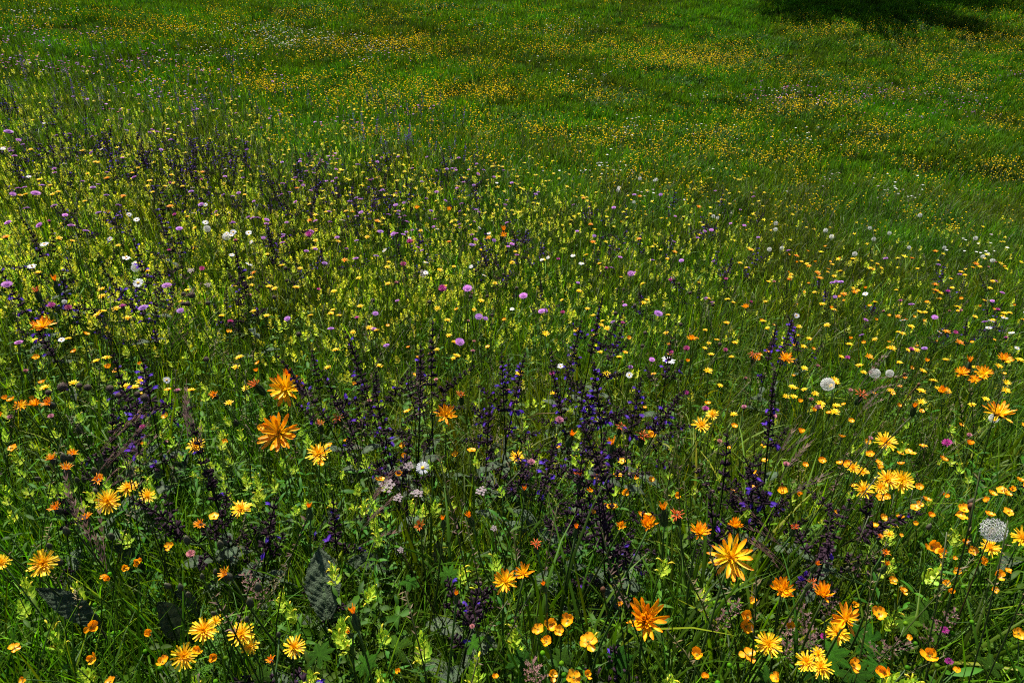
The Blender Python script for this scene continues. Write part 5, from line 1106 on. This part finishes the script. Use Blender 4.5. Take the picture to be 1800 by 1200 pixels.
# hawkbits
rest = individuals('hawkbit', sample_boxes([(1380, 450, 1800, 720, 95), (1350, 380, 1800, 480, 26), (900, 400, 1350, 700, 60), (0, 330, 450, 700, 46), (450, 400, 900, 650, 46), (550, 270, 1000, 400, 150), (1000, 290, 1350, 400, 70), (250, 80, 700, 330, 150), (0, 80, 450, 330, 70)]), .82, 1.1, 260)
stuff_at('far_hawkbits', [single([(hb_cheap(30 + i, 'petal_dot', 9), .034, .2)], .24, sides=3).mesh('hawkbit') for i in range(2)], rest, .24, 'small yellow hawkbits too far to count beyond the sage', 'hawkbits')
individuals('goatsbeard', sample_boxes([(1380, 420, 1800, 620, 16), (1000, 300, 1350, 460, 8), (450, 320, 900, 470, 8), (0, 250, 450, 420, 5)]), .85, 1.1)
individuals('buttercup', sample_boxes([(1480, 560, 1800, 940, 62), (1080, 560, 1500, 900, 40), (400, 560, 1080, 900, 28), (0, 560, 400, 800, 16), (1350, 430, 1800, 560, 30)]), .85, 1.15)
individuals('scabious', sample_boxes([(450, 270, 900, 430, 105), (0, 230, 450, 430, 56), (900, 330, 1350, 540, 36), (1350, 430, 1800, 570, 16), (450, 430, 900, 640, 12), (120, 70, 500, 240, 50)]), .82, 1.12)
individuals('daisy', sample_boxes([(0, 280, 450, 500, 14), (580, 390, 900, 490, 10), (900, 430, 1000, 470, 3), (1680, 530, 1800, 600, 5), (0, 150, 400, 280, 4), (1350, 520, 1680, 600, 4)]), .85, 1.1)
individuals('clock', sample_boxes([(1350, 385, 1760, 460, 17), (1050, 310, 1200, 390, 6), (1200, 340, 1340, 380, 2)]), .8, 1.1)
individuals('knapweed', sample_boxes([(0, 300, 900, 560, 14), (900, 450, 1350, 720, 9), (1350, 500, 1800, 620, 5)]), .85, 1.1)
individuals('clover', sample_boxes([(0, 500, 900, 760, 16), (900, 450, 1800, 760, 20)]), .85, 1.15)
individuals('ball', sample_boxes([(1040, 490, 1260, 600, 12), (600, 450, 900, 560, 8), (380, 450, 520, 620, 5)]), .9, 1.1)
rest = individuals('sage', sample_boxes([(0, 250, 450, 520, 20), (450, 300, 950, 440, 44), (900, 330, 1350, 500, 28), (1350, 440, 1800, 540, 10), (280, 140, 850, 330, 130), (0, 60, 420, 280, 150)]), .75, 1.02, 240)
stuff_at('far_sage', SAGE_CHEAP, rest, .3, 'tiny dark sage spikes along the far rim of the slope', 'sage')
# the same mixture goes on past both sides of the view
E = np.concatenate([np.stack([nr.uniform(-420, -110, 150), nr.uniform(100, 850, 150)], -1), np.stack([nr.uniform(1910, 2220, 150), nr.uniform(400, 850, 150)], -1)])
stuff_at('side_flowers', SING['hawkbit'][:2] + SING['scabious'][:1] + SING['buttercup'][:2] + SAGE1[:2] + RATTLE[:2], E, .3, 'mixed yellow, lilac and purple flowers past both sides of the slope', 'flowers')
# the far meadow: buttercups in drifts, white and lilac specks
def drifts(L_):
    out = []
    for cx, cy, sx, sy, n in L_:
        k = max(4, n // 22); c = np.stack([nr.normal(cx, sx, k), nr.normal(cy, sy, k)], -1)[nr.integers(0, k, n)]
        m = nr.random(n) < .3
        out.append(np.where(m[:, None], np.stack([nr.normal(cx, sx * 1.2, n), nr.normal(cy, sy * 1.2, n)], -1), c + np.stack([nr.normal(0, 19, n), nr.normal(0, 4.2, n)], -1)))
    return np.concatenate(out)
D = drifts([(330, 45, 90, 14, 380), (130, 20, 130, 22, 300), (650, 72, 90, 9, 420), (770, 78, 80, 10, 300), (1000, 55, 80, 14, 260), (1140, 88, 90, 14, 620), (1240, 92, 50, 10, 300), (700, 135, 130, 16, 520), (880, 150, 110, 16, 340), (560, 180, 110, 24, 320), (420, 130, 90, 20, 300), (1000, 205, 200, 34, 560), (1310, 112, 60, 24, 200), (1480, 45, 90, 12, 330), (1650, 85, 110, 30, 800), (1750, 40, 50, 24, 320), (1400, 150, 100, 24, 220), (1700, 150, 100, 24, 260), (1450, 212, 110, 20, 300), (1280, 265, 130, 24, 360), (1600, 250, 150, 40, 300), (1750, 300, 60, 30, 110), (1500, 330, 200, 34, 240), (850, 28, 200, 18, 480), (450, 15, 200, 12, 300), (1060, 250, 150, 30, 300), (800, 220, 150, 30, 200)])
U = np.stack([nr.uniform(-150, 1950, 900), nr.uniform(-25, 390, 900)], -1); D = np.concatenate([D, U])
D = np.concatenate([D, D + np.stack([nr.normal(0, 16, len(D)), nr.normal(0, 3.5, len(D))], -1)[:, :]]); D = D[nr.random(len(D)) < .8]; D = D[(D[:, 1] > -28) & (D[:, 1] < edge(D[:, 0]) + 60)]
BCF = []
for i in range(3):
    rg = random.Random(900 + i); b = MB()
    for k in range(rg.randint(1, 2)):
        x, y, hh = rg.uniform(-.05, .05), rg.uniform(-.05, .05), rg.uniform(.15, .24); b.tube([(x, y, 0), (x, y, hh)], [.0012, .001], 'stem', 3)
        for q in range(5): ovate(b, (x, y, hh), q * 1.2566, R(35), R(55), .0125, .014, 'petal_dot', WH, WH, 2, pk=.6, tip=.4)
    BCF.append(b.mesh('buttercup'))
stuff_at('far_buttercups', BCF, D, .18, 'drifts of tiny yellow buttercups across the far meadow', 'buttercups', .5, .8)
def speck(m, r, h):
    b = MB(); b.tube([(0, 0, 0), (0, 0, h)], [.001, .001], 'stem', 3)
    for q in range(8): ovate(b, (0, 0, h), q * .785, R(25), R(10), r, r * .7, m, WH, WH, 2, pk=.6, tip=.4)
    return b.mesh('flower')
stuff_at('far_white_flowers', [speck('umbel', .011, .2), speck('fluff', .012, .22)], drifts([(430, 55, 60, 10, 150), (560, 68, 70, 8, 150), (380, 92, 60, 8, 60), (680, 92, 40, 8, 50), (930, 50, 60, 8, 70), (1000, 120, 60, 15, 40), (1400, 165, 100, 14, 60), (1180, 220, 60, 20, 40), (1380, 235, 60, 14, 30), (60, 22, 50, 12, 60), (1560, 340, 120, 20, 40), (1100, 290, 100, 30, 40), (1750, 420, 50, 20, 14)]), .2, 'white specks of daisies and seed heads in the far meadow', 'daisies', .7, 1.1)
stuff_at('far_lilac_flowers', [speck('scabious', .013, .2), speck('knapweed', .010, .2)], drifts([(1440, 152, 90, 10, 90), (1560, 165, 70, 8, 60), (1720, 190, 50, 12, 40), (1590, 195, 60, 8, 24), (1750, 130, 40, 8, 20), (60, 85, 70, 20, 130), (160, 90, 90, 24, 150), (290, 120, 70, 20, 90), (380, 150, 80, 24, 70), (520, 200, 90, 24, 60), (680, 92, 30, 5, 14), (1370, 168, 40, 8, 24)]), .2, 'lilac and pink specks scattered through the far meadow', 'scabious', .7, 1.1)
# tussocks of coarse leaves in the far meadow
TUS = [grass_tuft(150 + i, 90, (.08, .2), (.006, .012), .16, m='herb', segs=3, thin=True, lean=1.2).mesh('tuft') for i in range(3)]
stuff_at('far_herbs', TUS, drifts([(1240, 235, 90, 20, 60), (1350, 220, 80, 20, 40), (1400, 160, 120, 20, 50), (1500, 60, 120, 14, 40), (1280, 100, 80, 10, 25), (700, 190, 120, 20, 40), (1700, 240, 60, 16, 30), (1000, 180, 160, 30, 50), (600, 20, 200, 12, 40), (1550, 130, 150, 30, 60)]), .05, 'coarse leafy tussocks among the far grass', 'herbs', .7, 1.3)

# ------------------------------------------------------------------ the tree whose shade lies on the far meadow
S0 = unproj(1512, -4, 0)[0][0]; T0 = unproj(1440, -1, 0)[0][0]
tb = Vector((T0[0], T0[1], gz(T0[0], T0[1]))); HC = 4.2; cc = Vector((S0[0], S0[1], S0[2])) + SUN * (HC / SUN.z)
tr = root('shade_tree', tb, 'broad leafy tree whose dark trunk base meets the top of the picture', 'tree')
rg = random.Random(77); b = MB(); c0 = cc - tb
trunk = [Vector((0, 0, -.1)), Vector((0, 0, .12)), Vector((.02, .02, .6)), Vector((.04, .03, 1.5)), Vector((c0.x * .3, c0.y * .3, 2.4)), Vector((c0.x * .7, c0.y * .7, 3.6)), Vector((c0.x, c0.y, 5.0))]
b.tube(trunk, [.34, .27, .23, .20, .16, .10, .04], 'bark', 12)
tips = []
for k in range(16):
    i = rg.randint(3, 5); p = trunk[i].lerp(trunk[i + 1], rg.random()); az = k * 2.4; L_ = rg.uniform(1.0, 1.6) + 1.1 * abs(math.cos(az)); pts = arc(L_, R(rg.uniform(5, 30)), R(rg.uniform(-10, 30)), 6, az, p)
    b.tube(pts, [.07 - .055 * q / 6 for q in range(7)], 'bark', 6); tips += [Vector(q) for q in pts[2:]]
part('trunk', b.mesh('trunk'), tr)
b = MB()
for k in range(24000):
    while True:
        d = Vector((rg.uniform(-1, 1), rg.uniform(-1, 1), rg.uniform(-1, 1)))
        if d.length < 1: break
    if k % 3: p = rg.choice(tips) + d * .62
    else: p = c0 + Vector((d.x * 3.0, d.y * 1.2, d.z * .8))
    if p.z < 1.9: continue
    s_ = rg.uniform(.06, .11); u = Vector((rg.gauss(0, 1), rg.gauss(0, 1), rg.gauss(0, .5))).normalized(); w = u.cross(Vector((rg.gauss(0, 1), rg.gauss(0, 1), rg.gauss(0, 1)))).normalized()
    b.add([p, p + u * s_ + w * s_ * .5, p + u * s_ * 2, p + u * s_ - w * s_ * .5], [(0, 1, 2, 3)], jc(rg, .7, 1.2), 'tree_leaf')
cr = part('crown', b.mesh('crown', False), tr)
finish_labels()
